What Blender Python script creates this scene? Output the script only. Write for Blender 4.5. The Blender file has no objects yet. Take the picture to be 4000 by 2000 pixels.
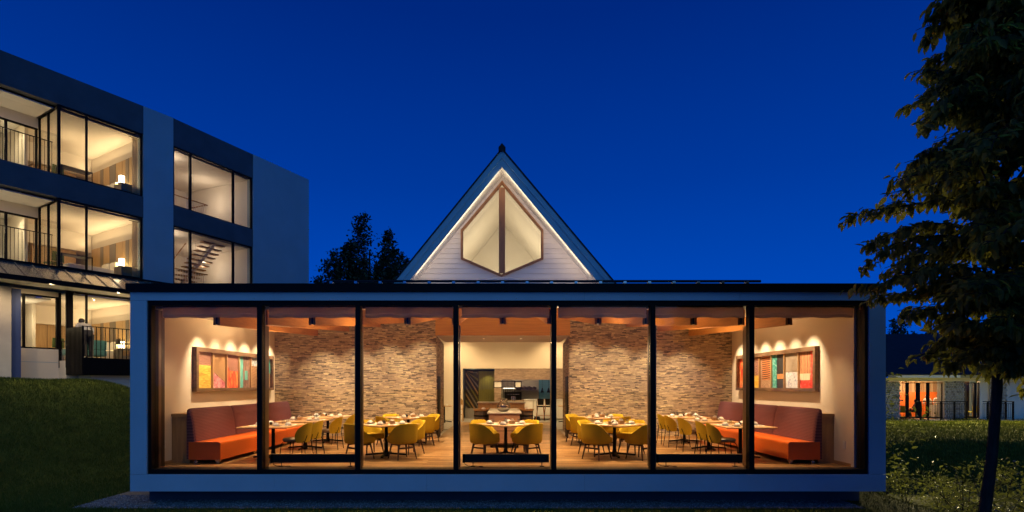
import bpy, math, random
import numpy as np
from mathutils import Vector, Matrix
random.seed(7); RNG = np.random.default_rng(7)
R = math.radians
scene = bpy.context.scene
COL = scene.collection

# ------------------------------------------------------------------ camera
CAM_D, CAM_Z, FPX = 10.5, 1.58, 2195.0          # metres in front of the glass, eye height, focal length in photo pixels
cam_d = bpy.data.cameras.new('camera'); cam = bpy.data.objects.new('camera', cam_d); COL.objects.link(cam)
cam_d.sensor_width = 36.0; cam_d.lens = 36.0*FPX/4000.0
cam.location = (0, -CAM_D, CAM_Z); cam.rotation_euler = (R(90), 0, 0)
cam_d.shift_x = 0.0075; cam_d.shift_y = 0.12625
cam_d.clip_start = 0.05; cam_d.clip_end = 2000
scene.camera = cam

# ------------------------------------------------------------------ sky and last daylight
world = bpy.data.worlds.new('World'); scene.world = world; world.use_nodes = True
nt = world.node_tree; nt.nodes.clear()
out = nt.nodes.new('ShaderNodeOutputWorld'); bg = nt.nodes.new('ShaderNodeBackground')
tc = nt.nodes.new('ShaderNodeTexCoord'); sep = nt.nodes.new('ShaderNodeSeparateXYZ'); rmp = nt.nodes.new('ShaderNodeValToRGB')
nt.links.new(tc.outputs['Generated'], sep.inputs[0]); nt.links.new(sep.outputs['Z'], rmp.inputs[0])
cr = rmp.color_ramp                                # blue hour: deep blue overhead, brighter towards the horizon
cr.elements[0].position = 0.0;  cr.elements[0].color = (0.000, 0.080, 0.560, 1)
cr.elements[1].position = 1.0;  cr.elements[1].color = (0.000, 0.013, 0.130, 1)
for p, c in ((0.18, (0.000, 0.060, 0.450, 1)), (0.33, (0.000, 0.040, 0.330, 1)), (0.55, (0.000, 0.021, 0.210, 1))):
    e = cr.elements.new(p); e.color = c
nt.links.new(rmp.outputs[0], bg.inputs[0]); bg.inputs[1].default_value = 1.0
nt.links.new(bg.outputs[0], out.inputs[0])

sun_d = bpy.data.lights.new('afterglow', 'SUN'); sun = bpy.data.objects.new('afterglow', sun_d); COL.objects.link(sun)
sun_d.energy = 0.36; sun_d.angle = R(60); sun_d.color = (0.22, 0.66, 1.0)
sun.rotation_euler = Vector((-0.30, 0.80, -0.60)).to_track_quat('-Z', 'Y').to_euler()   # from behind the camera, over its right shoulder, past the cherry tree

vs = scene.view_settings; vs.view_transform = 'Standard'; vs.look = 'None'; vs.gamma = 1.0; vs.use_curve_mapping = False
vs.exposure = 0.0
cy = scene.cycles
cy.use_denoising = True
cy.max_bounces = 8; cy.diffuse_bounces = 4; cy.glossy_bounces = 3; cy.transmission_bounces = 4; cy.transparent_max_bounces = 24
cy.sample_clamp_indirect = 4.0; cy.caustics_reflective = False; cy.caustics_refractive = False
cy.use_adaptive_sampling = True; cy.adaptive_threshold = 0.02

# ------------------------------------------------------------------ helpers: pixels of the photograph to places
def PX(px, py, Y):
    d = Y + CAM_D
    return ((px-1970)*d/FPX, Y, CAM_Z-(py-1505)*d/FPX)
# the hotel's two facade planes: local (u along, w out, z)
JX, JY = -13.405, 12.26
ANG_A = math.atan2(-0.85, -0.527); ANG_B = math.atan2(0.911, 0.4126)
FA = (JX, JY, ANG_A); FB = (JX, JY, ANG_B)
def uA(px, w=0.0):
    r = (px-1970)/FPX
    return (-13.405+.85*w - r*(22.76-.527*w))/(.527-.85*r)
def zA(px, py, w=0.0):
    u = uA(px, w); d = 22.76-.85*u-.527*w
    return CAM_Z-(py-1505)*d/FPX

# ------------------------------------------------------------------ mesh helpers
class MB:
    def __init__(s, fr=None): s.v = []; s.f = []; s.fr = fr
    def add(s, vs_, fs):
        b = len(s.v); s.v += [tuple(p) for p in vs_]; s.f += [tuple(b+i for i in f) for f in fs]; return s
    def box(s, x0, x1, y0, y1, z0, z1):
        x0, x1 = min(x0, x1), max(x0, x1); y0, y1 = min(y0, y1), max(y0, y1); z0, z1 = min(z0, z1), max(z0, z1)
        return s.add([(x0,y0,z0),(x1,y0,z0),(x1,y1,z0),(x0,y1,z0),(x0,y0,z1),(x1,y0,z1),(x1,y1,z1),(x0,y1,z1)],
                     [(0,3,2,1),(4,5,6,7),(0,1,5,4),(1,2,6,5),(2,3,7,6),(3,0,4,7)])
    def bbox(s, x0, x1, y0, y1, z0, z1, b=0.01):
        # box with chamfered vertical and top edges
        def ring(i, z): return [(x0+i+b,y0+i,z),(x1-i-b,y0+i,z),(x1-i,y0+i+b,z),(x1-i,y1-i-b,z),(x1-i-b,y1-i,z),(x0+i+b,y1-i,z),(x0+i,y1-i-b,z),(x0+i,y0+i+b,z)]
        vv = ring(b,z0)+ring(0,z0+b)+ring(0,z1-b)+ring(b,z1); ff = [tuple(range(7,-1,-1)), tuple(range(24,32))]
        for k in range(3):
            for i in range(8): j=(i+1)%8; ff.append((8*k+i,8*k+j,8*k+8+j,8*k+8+i))
        return s.add(vv, ff)
    def prism(s, pts, z0, z1, top=None):
        n = len(pts); t = top or pts
        return s.add([(p[0],p[1],z0) for p in pts]+[(p[0],p[1],z1) for p in t],
                     [tuple(range(n-1,-1,-1)), tuple(range(n,2*n))]+[(i,(i+1)%n,n+(i+1)%n,n+i) for i in range(n)])
    def prism_y(s, pts, y0, y1):            # outline in (x, z), extruded along y
        n = len(pts)
        return s.add([(p[0],y0,p[1]) for p in pts]+[(p[0],y1,p[1]) for p in pts],
                     [tuple(range(n)), tuple(range(2*n-1,n-1,-1))]+[((i+1)%n,i,n+i,n+(i+1)%n) for i in range(n)])
    def prism_x(s, pts, x0, x1):            # outline in (y, z), extruded along x
        n = len(pts)
        return s.add([(x0,p[0],p[1]) for p in pts]+[(x1,p[0],p[1]) for p in pts],
                     [tuple(range(n-1,-1,-1)), tuple(range(n,2*n))]+[(i,(i+1)%n,n+(i+1)%n,n+i) for i in range(n)])
    def tube(s, pts, r, n=6, cap=True):
        pts = [Vector(p) for p in pts]; rs = r if isinstance(r,(list,tuple)) else [r]*len(pts)
        vv = []; ff = []
        for i,p in enumerate(pts):
            t = (pts[min(i+1,len(pts)-1)]-pts[max(i-1,0)]).normalized()
            a = t.cross(Vector((0,0,1)) if abs(t.z)<.95 else Vector((1,0,0))).normalized(); b = t.cross(a)
            for k in range(n):
                q = p + (a*math.cos(2*math.pi*k/n)+b*math.sin(2*math.pi*k/n))*rs[i]; vv.append(q[:])
        for i in range(len(pts)-1):
            for k in range(n): j=(k+1)%n; ff.append((i*n+k,i*n+j,(i+1)*n+j,(i+1)*n+k))
        if cap: ff += [tuple(range(n-1,-1,-1)), tuple(range((len(pts)-1)*n,len(pts)*n))]
        return s.add(vv, ff)
    def bar(s, p0, p1, wd, ht):             # rectangular bar between two points (width horizontal, height vertical)
        p0, p1 = Vector(p0), Vector(p1); t=(p1-p0).normalized()
        a = t.cross(Vector((0,0,1)) if abs(t.z)<.99 else Vector((0,1,0))).normalized()*wd/2; b=a.cross(t).normalized()*ht/2
        vv=[]
        for p in (p0,p1): vv += [(p-a-b)[:],(p+a-b)[:],(p+a+b)[:],(p-a+b)[:]]
        return s.add(vv, [(0,1,2,3),(7,6,5,4),(0,4,5,1),(1,5,6,2),(2,6,7,3),(3,7,4,0)])
    def lathe(s, prof, n=16, c=(0,0,0), sx=1, sy=1):
        vv=[]; ff=[]
        for r,z in prof:
            for k in range(n): vv.append((c[0]+sx*r*math.cos(2*math.pi*k/n), c[1]+sy*r*math.sin(2*math.pi*k/n), c[2]+z))
        for i in range(len(prof)-1):
            for k in range(n): j=(k+1)%n; ff.append((i*n+k,i*n+j,(i+1)*n+j,(i+1)*n+k))
        if prof[0][0]>1e-4: ff.append(tuple(range(n-1,-1,-1)))
        if prof[-1][0]>1e-4: ff.append(tuple(range((len(prof)-1)*n,len(prof)*n)))
        return s.add(vv, ff)
    def grid(s, rows, close=False):
        n=len(rows[0]); ff=[]
        for i in range(len(rows)-1):
            for k in range(n if close else n-1): j=(k+1)%n; ff.append((i*n+k,i*n+j,(i+1)*n+j,(i+1)*n+k))
        return s.add([p for r_ in rows for p in r_], ff)
    def build(s, name, mat, parent=None, smooth=False, world=False):
        vv = s.v
        if s.fr:
            ox,oy,an = s.fr; c,sn = math.cos(an),math.sin(an)
            vv = [(ox+c*x-sn*y, oy+sn*x+c*y, z) for x,y,z in vv]
        me = bpy.data.meshes.new(name); me.from_pydata(vv, [], s.f); me.update()
        if smooth:
            me.polygons.foreach_set('use_smooth', [True]*len(me.polygons))
            try: me.set_sharp_from_angle(angle=R(42))
            except Exception: pass
        me.materials.append(mat)
        o = bpy.data.objects.new(name, me); COL.objects.link(o)
        if parent is not None:
            o.parent = parent
            if world: o.location = tuple(-q for q in parent.location)
        return o
def tag(o, label=None, cat=None, group=None, kind=None):
    if label: o['label'] = label
    if cat: o['category'] = cat
    if group: o['group'] = group
    if kind: o['kind'] = kind
    return o
def thing(name, label, cat, loc=(0,0,0), rotz=0.0, group=None):
    o = bpy.data.objects.new(name, None); COL.objects.link(o); o.empty_display_size = 0.1
    o.location = loc; o.rotation_euler = (0,0,rotz)
    return tag(o, label, cat, group)
def dup(root, loc, rotz=0.0, label=None, group=None):
    r = root.copy(); COL.objects.link(r); r.location = loc; r.rotation_euler = (0,0,rotz)
    if label: r['label'] = label
    if group: r['group'] = group
    for ch in list(root.children):
        c = ch.copy(); COL.objects.link(c); c.parent = r
        for g in list(ch.children):
            d = g.copy(); COL.objects.link(d); d.parent = c
    return r
def share(name, mesh, parent, loc=(0,0,0), scale=(1,1,1), rot=(0,0,0), world=False):
    o = bpy.data.objects.new(name, mesh); COL.objects.link(o); o.parent = parent
    o.location = loc; o.scale = scale; o.rotation_euler = rot
    if world: o.location = tuple(Vector(loc)-parent.location)
    return o
def frame_pt(fr, x, y, z):
    c,s_ = math.cos(fr[2]),math.sin(fr[2]); return (fr[0]+c*x-s_*y, fr[1]+s_*x+c*y, z)

# ------------------------------------------------------------------ materials (all node based)
def nodes_of(name):
    m = bpy.data.materials.new(name); m.use_nodes = True; t = m.node_tree
    return m, t, t.nodes['Principled BSDF'], t.nodes['Material Output']
def noise(t, scale, stretch=(1,1,1), detail=4, rough=.55, dist=0.0, coord='Object'):
    tcn = t.nodes.new('ShaderNodeTexCoord'); mp = t.nodes.new('ShaderNodeMapping'); mp.inputs['Scale'].default_value = stretch
    n = t.nodes.new('ShaderNodeTexNoise'); n.inputs['Scale'].default_value = scale; n.inputs['Detail'].default_value = detail
    n.inputs['Roughness'].default_value = rough; n.inputs['Distortion'].default_value = dist
    t.links.new(tcn.outputs[coord], mp.inputs[0]); t.links.new(mp.outputs[0], n.inputs['Vector']); return n
def ramp(t, src, stops, interp='LINEAR'):
    r_ = t.nodes.new('ShaderNodeValToRGB'); r_.color_ramp.interpolation = interp
    el = r_.color_ramp.elements
    el[0].position, el[0].color = stops[0][0], (*stops[0][1],1); el[1].position, el[1].color = stops[-1][0], (*stops[-1][1],1)
    for p,c in stops[1:-1]: e = el.new(p); e.color = (*c,1)
    t.links.new(src, r_.inputs[0]); return r_
def bump_to(t, bsdf, src, strength=.3, dist=.01):
    b = t.nodes.new('ShaderNodeBump'); b.inputs['Strength'].default_value = strength; b.inputs['Distance'].default_value = dist
    t.links.new(src, b.inputs['Height']); t.links.new(b.outputs[0], bsdf.inputs['Normal'])
def mul(c, k): return tuple(max(0,min(1,x*k)) for x in c)
def M(name, col, rough=.5, metal=0.0, var=.12, scale=4, stretch=(1,1,1), bump=0.0, bscale=60, col2=None, spec=.5, dist=0.0):
    m,t,b,o = nodes_of(name)
    n = noise(t, scale, stretch, dist=dist)
    r_ = ramp(t, n.outputs['Fac'], [(.3, mul(col,1-var)), (.7, col2 or mul(col,1+var))])
    t.links.new(r_.outputs[0], b.inputs['Base Color'])
    b.inputs['Roughness'].default_value = rough; b.inputs['Metallic'].default_value = metal; b.inputs['Specular IOR Level'].default_value = spec
    if bump: bump_to(t, b, noise(t, bscale, stretch).outputs['Fac'], bump)
    return m
def rnd_value(t):
    g = t.nodes.new('ShaderNodeNewGeometry'); oi = t.nodes.new('ShaderNodeObjectInfo')
    a = t.nodes.new('ShaderNodeMath'); a.operation = 'ADD'; f = t.nodes.new('ShaderNodeMath'); f.operation = 'FRACT'
    t.links.new(g.outputs['Random Per Island'], a.inputs[0]); t.links.new(oi.outputs['Random'], a.inputs[1]); t.links.new(a.outputs[0], f.inputs[0])
    return f.outputs[0]
def M_pieces(name, stops, rough=.6, nscale=20, stretch=(1,1,1), amount=.25, bump=.2, spec=.4):
    # a random tone for every brick, plank or leaf, with a fine grain on top
    m,t,b,o = nodes_of(name)
    r_ = ramp(t, rnd_value(t), stops)
    n = noise(t, nscale, stretch, detail=5)
    mr = t.nodes.new('ShaderNodeMapRange'); mr.inputs['To Min'].default_value = 1-amount; mr.inputs['To Max'].default_value = 1+amount
    mr.inputs['From Min'].default_value = .25; mr.inputs['From Max'].default_value = .75
    t.links.new(n.outputs['Fac'], mr.inputs['Value'])
    mx = t.nodes.new('ShaderNodeMixRGB'); mx.blend_type = 'MULTIPLY'; mx.inputs[0].default_value = 1
    t.links.new(r_.outputs[0], mx.inputs[1]); t.links.new(mr.outputs[0], mx.inputs[2]); t.links.new(mx.outputs[0], b.inputs['Base Color'])
    b.inputs['Roughness'].default_value = rough; b.inputs['Specular IOR Level'].default_value = spec
    if bump: bump_to(t, b, n.outputs['Fac'], bump)
    return m
def M_glass(name, tint=(1,1,1), gloss=.06):
    m,t,b,o = nodes_of(name); t.nodes.remove(b)
    tr = t.nodes.new('ShaderNodeBsdfTransparent'); tr.inputs[0].default_value = (*tint,1)
    gl = t.nodes.new('ShaderNodeBsdfGlossy'); gl.inputs['Roughness'].default_value = .01; gl.inputs[0].default_value = (1,1,1,1)
    lw = t.nodes.new('ShaderNodeLayerWeight'); lw.inputs[0].default_value = .5
    pw = t.nodes.new('ShaderNodeMath'); pw.operation = 'POWER'; pw.inputs[1].default_value = 5
    ma = t.nodes.new('ShaderNodeMath'); ma.operation = 'MULTIPLY_ADD'; ma.inputs[1].default_value = .85; ma.inputs[2].default_value = gloss
    t.links.new(lw.outputs['Facing'], pw.inputs[0]); t.links.new(pw.outputs[0], ma.inputs[0])
    mx = t.nodes.new('ShaderNodeMixShader'); t.links.new(ma.outputs[0], mx.inputs[0]); t.links.new(tr.outputs[0], mx.inputs[1]); t.links.new(gl.outputs[0], mx.inputs[2])
    t.links.new(mx.outputs[0], o.inputs[0]); return m
def M_emit(name, col, k):
    m,t,b,o = nodes_of(name); b.inputs['Base Color'].default_value = (*mul(col,.8),1)
    n = noise(t, 3); r_ = ramp(t, n.outputs['Fac'], [(0,mul(col,.95)),(1,col)]); t.links.new(r_.outputs[0], b.inputs['Emission Color'])
    b.inputs['Emission Strength'].default_value = k; return m

white_panel = M('white_panel', (.62,.64,.66), .55, var=.05, scale=1.3, bump=.08, bscale=180)
grey_panel  = M('grey_panel', (.30,.42,.48), .65, var=.06, scale=.8, bump=.08, bscale=90)
dark_panel  = M('dark_panel', (.075,.085,.10), .75, var=.15, scale=1.5, bump=.1, bscale=60)
black_metal = M('black_metal', (.008,.0065,.006), .5, var=.15, scale=3, spec=.12)
bronze      = M('bronze_metal', (.16,.115,.08), .38, metal=.6, var=.1, scale=2)
dark_wood   = M('dark_stained_wood', (.045,.028,.018), .45, var=.35, scale=14, stretch=(1,1,.15))
steel       = M('steel', (.55,.53,.5), .25, metal=1.0, var=.06)
plaster     = M('cream_plaster', (.80,.70,.56), .85, var=.03, scale=1.2, bump=.05, bscale=220)
white_paint = M('white_paint', (.80,.76,.70), .75, var=.03, scale=1, bump=.03, bscale=150)
concrete    = M('pale_concrete', (.50,.47,.42), .85, var=.10, scale=1.6, bump=.15, bscale=70)
beam_wood   = M('orange_laminated_wood', (.50,.215,.055), .55, var=.16, scale=5, stretch=(6,.35,6), bump=.05, bscale=30, dist=1.2)
header_wood = M('honey_veneer', (.52,.25,.05), .5, var=.18, scale=4, stretch=(.25,5,7), dist=.6)
table_wood  = M('oak_table_top', (.56,.35,.17), .38, var=.16, scale=6, stretch=(.5,6,2), dist=.5)
oak         = M('oak_panel', (.40,.235,.10), .5, var=.15, scale=5, stretch=(5,5,.35), dist=.4)
oak_light   = M('light_oak_panel', (.55,.38,.20), .5, var=.14, scale=5, stretch=(5,5,.3), dist=.4)
grey_oak    = M('grey_oak_panel', (.22,.19,.16), .5, var=.14, scale=5, stretch=(5,5,.3))
mustard     = M('mustard_wool', (.44,.305,.018), .9, var=.30, scale=150, bump=.35, bscale=220, spec=.2)
taupe       = M('taupe_leather', (.17,.125,.075), .5, var=.12, scale=8, bump=.1, bscale=120)
orange_lth  = M('orange_leather', (.72,.135,.016), .42, var=.06, scale=3, bump=.06, bscale=160)
roman_cloth = M('roman_blind_cloth', (.52,.46,.43), .95, var=.08, scale=3, stretch=(1,1,4), bump=.2, bscale=30)
def add_translucent(m, col, f):
    t=m.node_tree; b=t.nodes['Principled BSDF']; o=t.nodes['Material Output']; tr=t.nodes.new('ShaderNodeBsdfTranslucent'); tr.inputs[0].default_value=(*col,1)
    mx=t.nodes.new('ShaderNodeMixShader'); mx.inputs[0].default_value=f; t.links.new(b.outputs[0],mx.inputs[1]); t.links.new(tr.outputs[0],mx.inputs[2]); t.links.new(mx.outputs[0],o.inputs[0])
add_translucent(roman_cloth, (.78,.67,.60), .55)
ceramic     = M('white_ceramic', (.82,.80,.76), .22, var=.02)
paper       = M('white_paper', (.82,.80,.75), .8, var=.03)
dark_ceram  = M('dark_ceramic', (.035,.028,.025), .3, var=.1)
pale_stone  = M('pale_stone_top', (.50,.47,.43), .3, var=.08, scale=3)
tile_grey   = M('grey_floor_tile', (.34,.33,.31), .35, var=.10, scale=1.5, stretch=(.5,3,1))
heater_m    = M('heater_brown_metal', (.030,.022,.016), .45, var=.15, scale=3)
leather_brn = M('brown_leather', (.06,.035,.022), .45, var=.2, scale=5, bump=.1)
copper      = M('copper', (.62,.24,.10), .3, metal=.7, var=.1)
green_wood  = M('green_stained_wood', (.20,.17,.035), .5, var=.2, scale=6, stretch=(6,6,.25))
blue_paint  = M('blue_wall', (.10,.28,.42), .7, var=.04)
teal_board  = M('painted_barge_board', (.30,.50,.56), .6, var=.06, scale=1.5, bump=.05)
siding      = M('lap_siding_paint', (.72,.66,.64), .65, var=.05, scale=2, stretch=(.4,1,4), bump=.06, bscale=40)
roof_dark   = M('dark_roof_sheet', (.022,.023,.026), .6, var=.2, scale=2, bump=.1, spec=.15)
metal_roof  = M('zinc_canopy', (.62,.58,.52), .24, metal=.85, var=.12, scale=1.2)
teak        = M('cedar_window_wood', (.30,.125,.05), .5, var=.18, scale=6, stretch=(3,3,.5))
navy_panel  = M('navy_painted_panel', (.03,.06,.20), .6, var=.06)
bark        = M('bark', (.045,.036,.028), .9, var=.35, scale=9, stretch=(2,2,.5), bump=.5, bscale=30, spec=.08)
glass       = M_glass('window_glass', (.85,.86,.85), .010)
table_glass = M_glass('drinking_glass', (.93,.95,.95), .05)
vase_glass  = M_glass('vase_glass', (.80,.80,.78), .16)
island_m    = M('island_front_wood', (.36,.20,.12), .5, var=.1, scale=5, stretch=(.4,4,4))
skin        = M('skin', (.48,.29,.20), .55, var=.05)
hair_m      = M('black_hair', (.015,.012,.010), .5, var=.2)
shirt_w     = M('white_shirt', (.62,.60,.56), .85, var=.06)
shirt_d     = M('navy_jacket', (.03,.035,.06), .85, var=.1)
shirt_g     = M('grey_shirt', (.35,.34,.33), .85, var=.1)
trouser     = M('dark_trousers', (.035,.03,.032), .85, var=.1)
green_fab   = M('green_fabric', (.10,.16,.05), .85, var=.1, scale=60)
teal_fab    = M('teal_fabric', (.12,.34,.35), .85, var=.1, scale=40)
linen       = M('white_linen', (.78,.76,.72), .9, var=.04, scale=8, bump=.1)
curtain_m   = M('sheer_curtain', (.70,.64,.54), .9, var=.06, scale=8, stretch=(8,8,.2))
brick_m = M_pieces('slim_brick', [(0,(.11,.085,.065)),(.12,(.17,.13,.095)),(.22,(.29,.215,.15)),(.45,(.38,.285,.195)),(.80,(.44,.335,.225)),(.92,(.56,.44,.26)),(1,(.62,.50,.30))], .8, 14, amount=.22, bump=.3)
plank_m = M_pieces('oak_floor_plank', [(0,(.15,.075,.028)),(.35,(.25,.135,.052)),(.7,(.35,.20,.085)),(1,(.46,.29,.135))], .33, 5, (.6,9,1), amount=.25, bump=.06, spec=.5)
stone_m = M_pieces('field_stone', [(0,(.26,.22,.17)),(.5,(.38,.33,.26)),(1,(.50,.45,.37))], .85, 6, amount=.25, bump=.4)
leaf_m  = M_pieces('cherry_leaf', [(0,(.07,.085,.02)),(.5,(.11,.115,.03)),(.90,(.17,.15,.045)),(.975,(.22,.14,.04)),(1,(.42,.14,.02))], .5, 8, amount=.2, bump=0, spec=.18)
shrub_m = M_pieces('shrub_leaf', [(0,(.03,.055,.014)),(.6,(.06,.095,.025)),(1,(.10,.14,.045))], .38, 8, amount=.2, bump=0, spec=.25)
far_leaf= M_pieces('far_tree_leaf', [(0,(.02,.035,.014)),(1,(.05,.07,.03))], .7, 3, amount=.2, bump=0)
blade_m = M_pieces('grass_blade', [(0,(.085,.10,.012)),(.6,(.12,.135,.018)),(1,(.20,.19,.045))], .7, 3, amount=.15, bump=0, spec=.05)
grass_m = M('grass_ground', (.06,.075,.012), .95, var=.35, scale=3, bump=.6, bscale=25, spec=.03)
gravel_m= M('gravel_bed', (.10,.10,.11), .9, var=.5, scale=45, bump=.8, bscale=60)
pebble_m= M_pieces('pebble', [(0,(.08,.08,.085)),(.6,(.20,.20,.21)),(1,(.42,.41,.40))], .75, 6, amount=.2, bump=0)
mortar  = M('mortar', (.13,.10,.08), .95, var=.2, scale=30)
add_translucent(leaf_m, (.36,.36,.06), .5); add_translucent(shrub_m, (.25,.28,.05), .4)
add_translucent(curtain_m, (.75,.66,.54), .6)
# banquette back: purple weave with small paler dashes
purple_m,t,b,o = nodes_of('purple_woven_fabric')
tcn = t.nodes.new('ShaderNodeTexCoord'); mp = t.nodes.new('ShaderNodeMapping'); mp.inputs['Rotation'].default_value = (0, R(90), R(90))
bk = t.nodes.new('ShaderNodeTexBrick'); bk.inputs['Scale'].default_value = 1; bk.inputs['Brick Width'].default_value = .035; bk.inputs['Row Height'].default_value = .03; bk.inputs['Mortar Size'].default_value = .008
bk.inputs['Color1'].default_value = (.052,.012,.026,1); bk.inputs['Color2'].default_value = (.06,.015,.032,1); bk.inputs['Mortar'].default_value = (.19,.07,.085,1)
t.links.new(tcn.outputs['Object'], mp.inputs[0]); t.links.new(mp.outputs[0], bk.inputs['Vector']); t.links.new(bk.outputs['Color'], b.inputs['Base Color'])
b.inputs['Roughness'].default_value = .8
def M_far_brick(name):
    m,t,b,o = nodes_of(name); tcn = t.nodes.new('ShaderNodeTexCoord'); mp = t.nodes.new('ShaderNodeMapping'); mp.inputs['Rotation'].default_value = (R(90),0,0)
    bk = t.nodes.new('ShaderNodeTexBrick'); bk.inputs['Scale'].default_value = 1; bk.inputs['Brick Width'].default_value = .15; bk.inputs['Row Height'].default_value = .03; bk.inputs['Mortar Size'].default_value = .003
    bk.inputs['Color1'].default_value = (.48,.34,.23,1); bk.inputs['Color2'].default_value = (.27,.19,.13,1); bk.inputs['Mortar'].default_value = (.15,.11,.08,1)
    t.links.new(tcn.outputs['Object'], mp.inputs[0]); t.links.new(mp.outputs[0], bk.inputs['Vector']); t.links.new(bk.outputs['Color'], b.inputs['Base Color']); b.inputs['Roughness'].default_value = .85
    return m
far_brick = M_far_brick('kitchen_brick')
# prints for the wall pieces
def M_grain(name, c1, c2, scale=6, dist=6, rot=0.0, detail=2):
    m,t,b,o = nodes_of(name); tcn = t.nodes.new('ShaderNodeTexCoord'); mp = t.nodes.new('ShaderNodeMapping'); mp.inputs['Rotation'].default_value = (rot,0,0)
    w = t.nodes.new('ShaderNodeTexWave'); w.wave_type='BANDS'; w.bands_direction='Z'; w.inputs['Scale'].default_value = scale; w.inputs['Distortion'].default_value = dist
    w.inputs['Detail'].default_value = detail; w.inputs['Detail Scale'].default_value = 1.2
    t.links.new(tcn.outputs['Object'], mp.inputs[0]); t.links.new(mp.outputs[0], w.inputs['Vector'])
    r_ = ramp(t, w.outputs['Fac'], [(.25,c1),(.65,c2)]); t.links.new(r_.outputs[0], b.inputs['Base Color']); b.inputs['Roughness'].default_value = .5; return m
def M_rings(name, c1, c2, cy_, cz_):
    m,t,b,o = nodes_of(name); tcn = t.nodes.new('ShaderNodeTexCoord'); mp = t.nodes.new('ShaderNodeMapping'); mp.inputs['Location'].default_value = (0,-cy_,-cz_)
    w = t.nodes.new('ShaderNodeTexWave'); w.wave_type='RINGS'; w.rings_direction='X'; w.inputs['Scale'].default_value = 12; w.inputs['Distortion'].default_value = 2.2
    t.links.new(tcn.outputs['Object'], mp.inputs[0]); t.links.new(mp.outputs[0], w.inputs['Vector'])
    r_ = ramp(t, w.outputs['Fac'], [(.2,c1),(.6,c2)]); t.links.new(r_.outputs[0], b.inputs['Base Color']); b.inputs['Roughness'].default_value = .5; return m
def M_splash(name, stops, scale=7, stretch=(1,1,1), dist=1.5):
    m,t,b,o = nodes_of(name); n = noise(t, scale, stretch, detail=7, rough=.7, dist=dist)
    r_ = ramp(t, n.outputs['Fac'], stops); t.links.new(r_.outputs[0], b.inputs['Base Color']); b.inputs['Roughness'].default_value = .5; return m

# ------------------------------------------------------------------ lamps
WARM = (1.0, .64, .32)
def spot(name, loc, to, watts, ang=70, blend=.6, col=WARM, rad=.04):
    d = bpy.data.lights.new(name, 'SPOT'); d.energy = watts; d.spot_size = R(ang); d.spot_blend = blend; d.color = col; d.shadow_soft_size = rad
    o = bpy.data.objects.new(name, d); COL.objects.link(o); o.location = loc
    o.rotation_euler = (Vector(to)-Vector(loc)).to_track_quat('-Z','Y').to_euler(); return o
def point(name, loc, watts, col=WARM, rad=.08):
    d = bpy.data.lights.new(name, 'POINT'); d.energy = watts; d.color = col; d.shadow_soft_size = rad
    o = bpy.data.objects.new(name, d); COL.objects.link(o); o.location = loc; return o
def area(name, loc, to, watts, sx, sy, col=WARM):
    d = bpy.data.lights.new(name, 'AREA'); d.shape = 'RECTANGLE'; d.size = sx; d.size_y = sy; d.energy = watts; d.color = col
    o = bpy.data.objects.new(name, d); COL.objects.link(o); o.location = loc
    o.rotation_euler = (Vector(to)-Vector(loc)).to_track_quat('-Z','Y').to_euler(); return o

# ================================================================== GROUND
def sst(a, b, x):
    t_ = np.clip((x-a)/(b-a), 0, 1); return t_*t_*(3-2*t_)
GZ = -0.68
def ground_z(X, Y):
    X = np.asarray(X, float); Y = np.asarray(Y, float)
    # distance outwards from the hotel's facade line and along it
    q = (X-JX)*.85 + (Y-JY)*(-.527); u = (X-JX)*(-.527) + (Y-JY)*(-.85)
    h = sst(8.2, 2.0, q)                                            # the grassy mound in front of the hotel
    al = sst(-2.2, 4.2, u)
    mound = 2.42*h*(.18+.82*al) * sst(-7.15, -7.9, X)
    z = GZ + mound
    z = z + np.where(q < 1.0, 0.0, 0.0)
    # the ground falls into a planted gully on the right, the restaurant's lawn lies beyond it
    g = sst(7.6, 10.5, X)*sst(13.5, 9.5, Y)
    z = z - 1.25*g
    z = z + .05*np.sin(X*1.3+.4*Y)*np.cos(Y*1.1)*sst(7.4, 9, np.abs(X))
    return z
xs = np.concatenate([[-400,-200,-120,-80,-60,-45], np.arange(-36,-20,1.0), np.arange(-20,-7.0,.22), np.arange(-7,8,.6), np.arange(8,40,.4), [42,46,52,60,80,120,200,400]])
ys = np.concatenate([[-300,-150,-80,-40,-25,-18], np.arange(-14,-3,.8), np.arange(-3,16,.25), np.arange(16,40,.6), [42,46,52,60,80,120,200,500]])
GX, GY = np.meshgrid(xs, ys); GZZ = ground_z(GX, GY)
nx, ny = len(xs), len(ys)
idx = np.arange(nx*ny).reshape(ny, nx)
faces = np.stack([idx[:-1,:-1], idx[:-1,1:], idx[1:,1:], idx[1:,:-1]], -1).reshape(-1,4)
me = bpy.data.meshes.new('ground'); me.from_pydata(np.stack([GX,GY,GZZ],-1).reshape(-1,3).tolist(), [], faces.tolist()); me.update()
me.polygons.foreach_set('use_smooth', [True]*len(me.polygons)); me.materials.append(grass_m)
ground = bpy.data.objects.new('ground', me); COL.objects.link(ground); tag(ground, 'dark grassy ground with a mound rising towards the hotel', 'ground', kind='structure')

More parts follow.
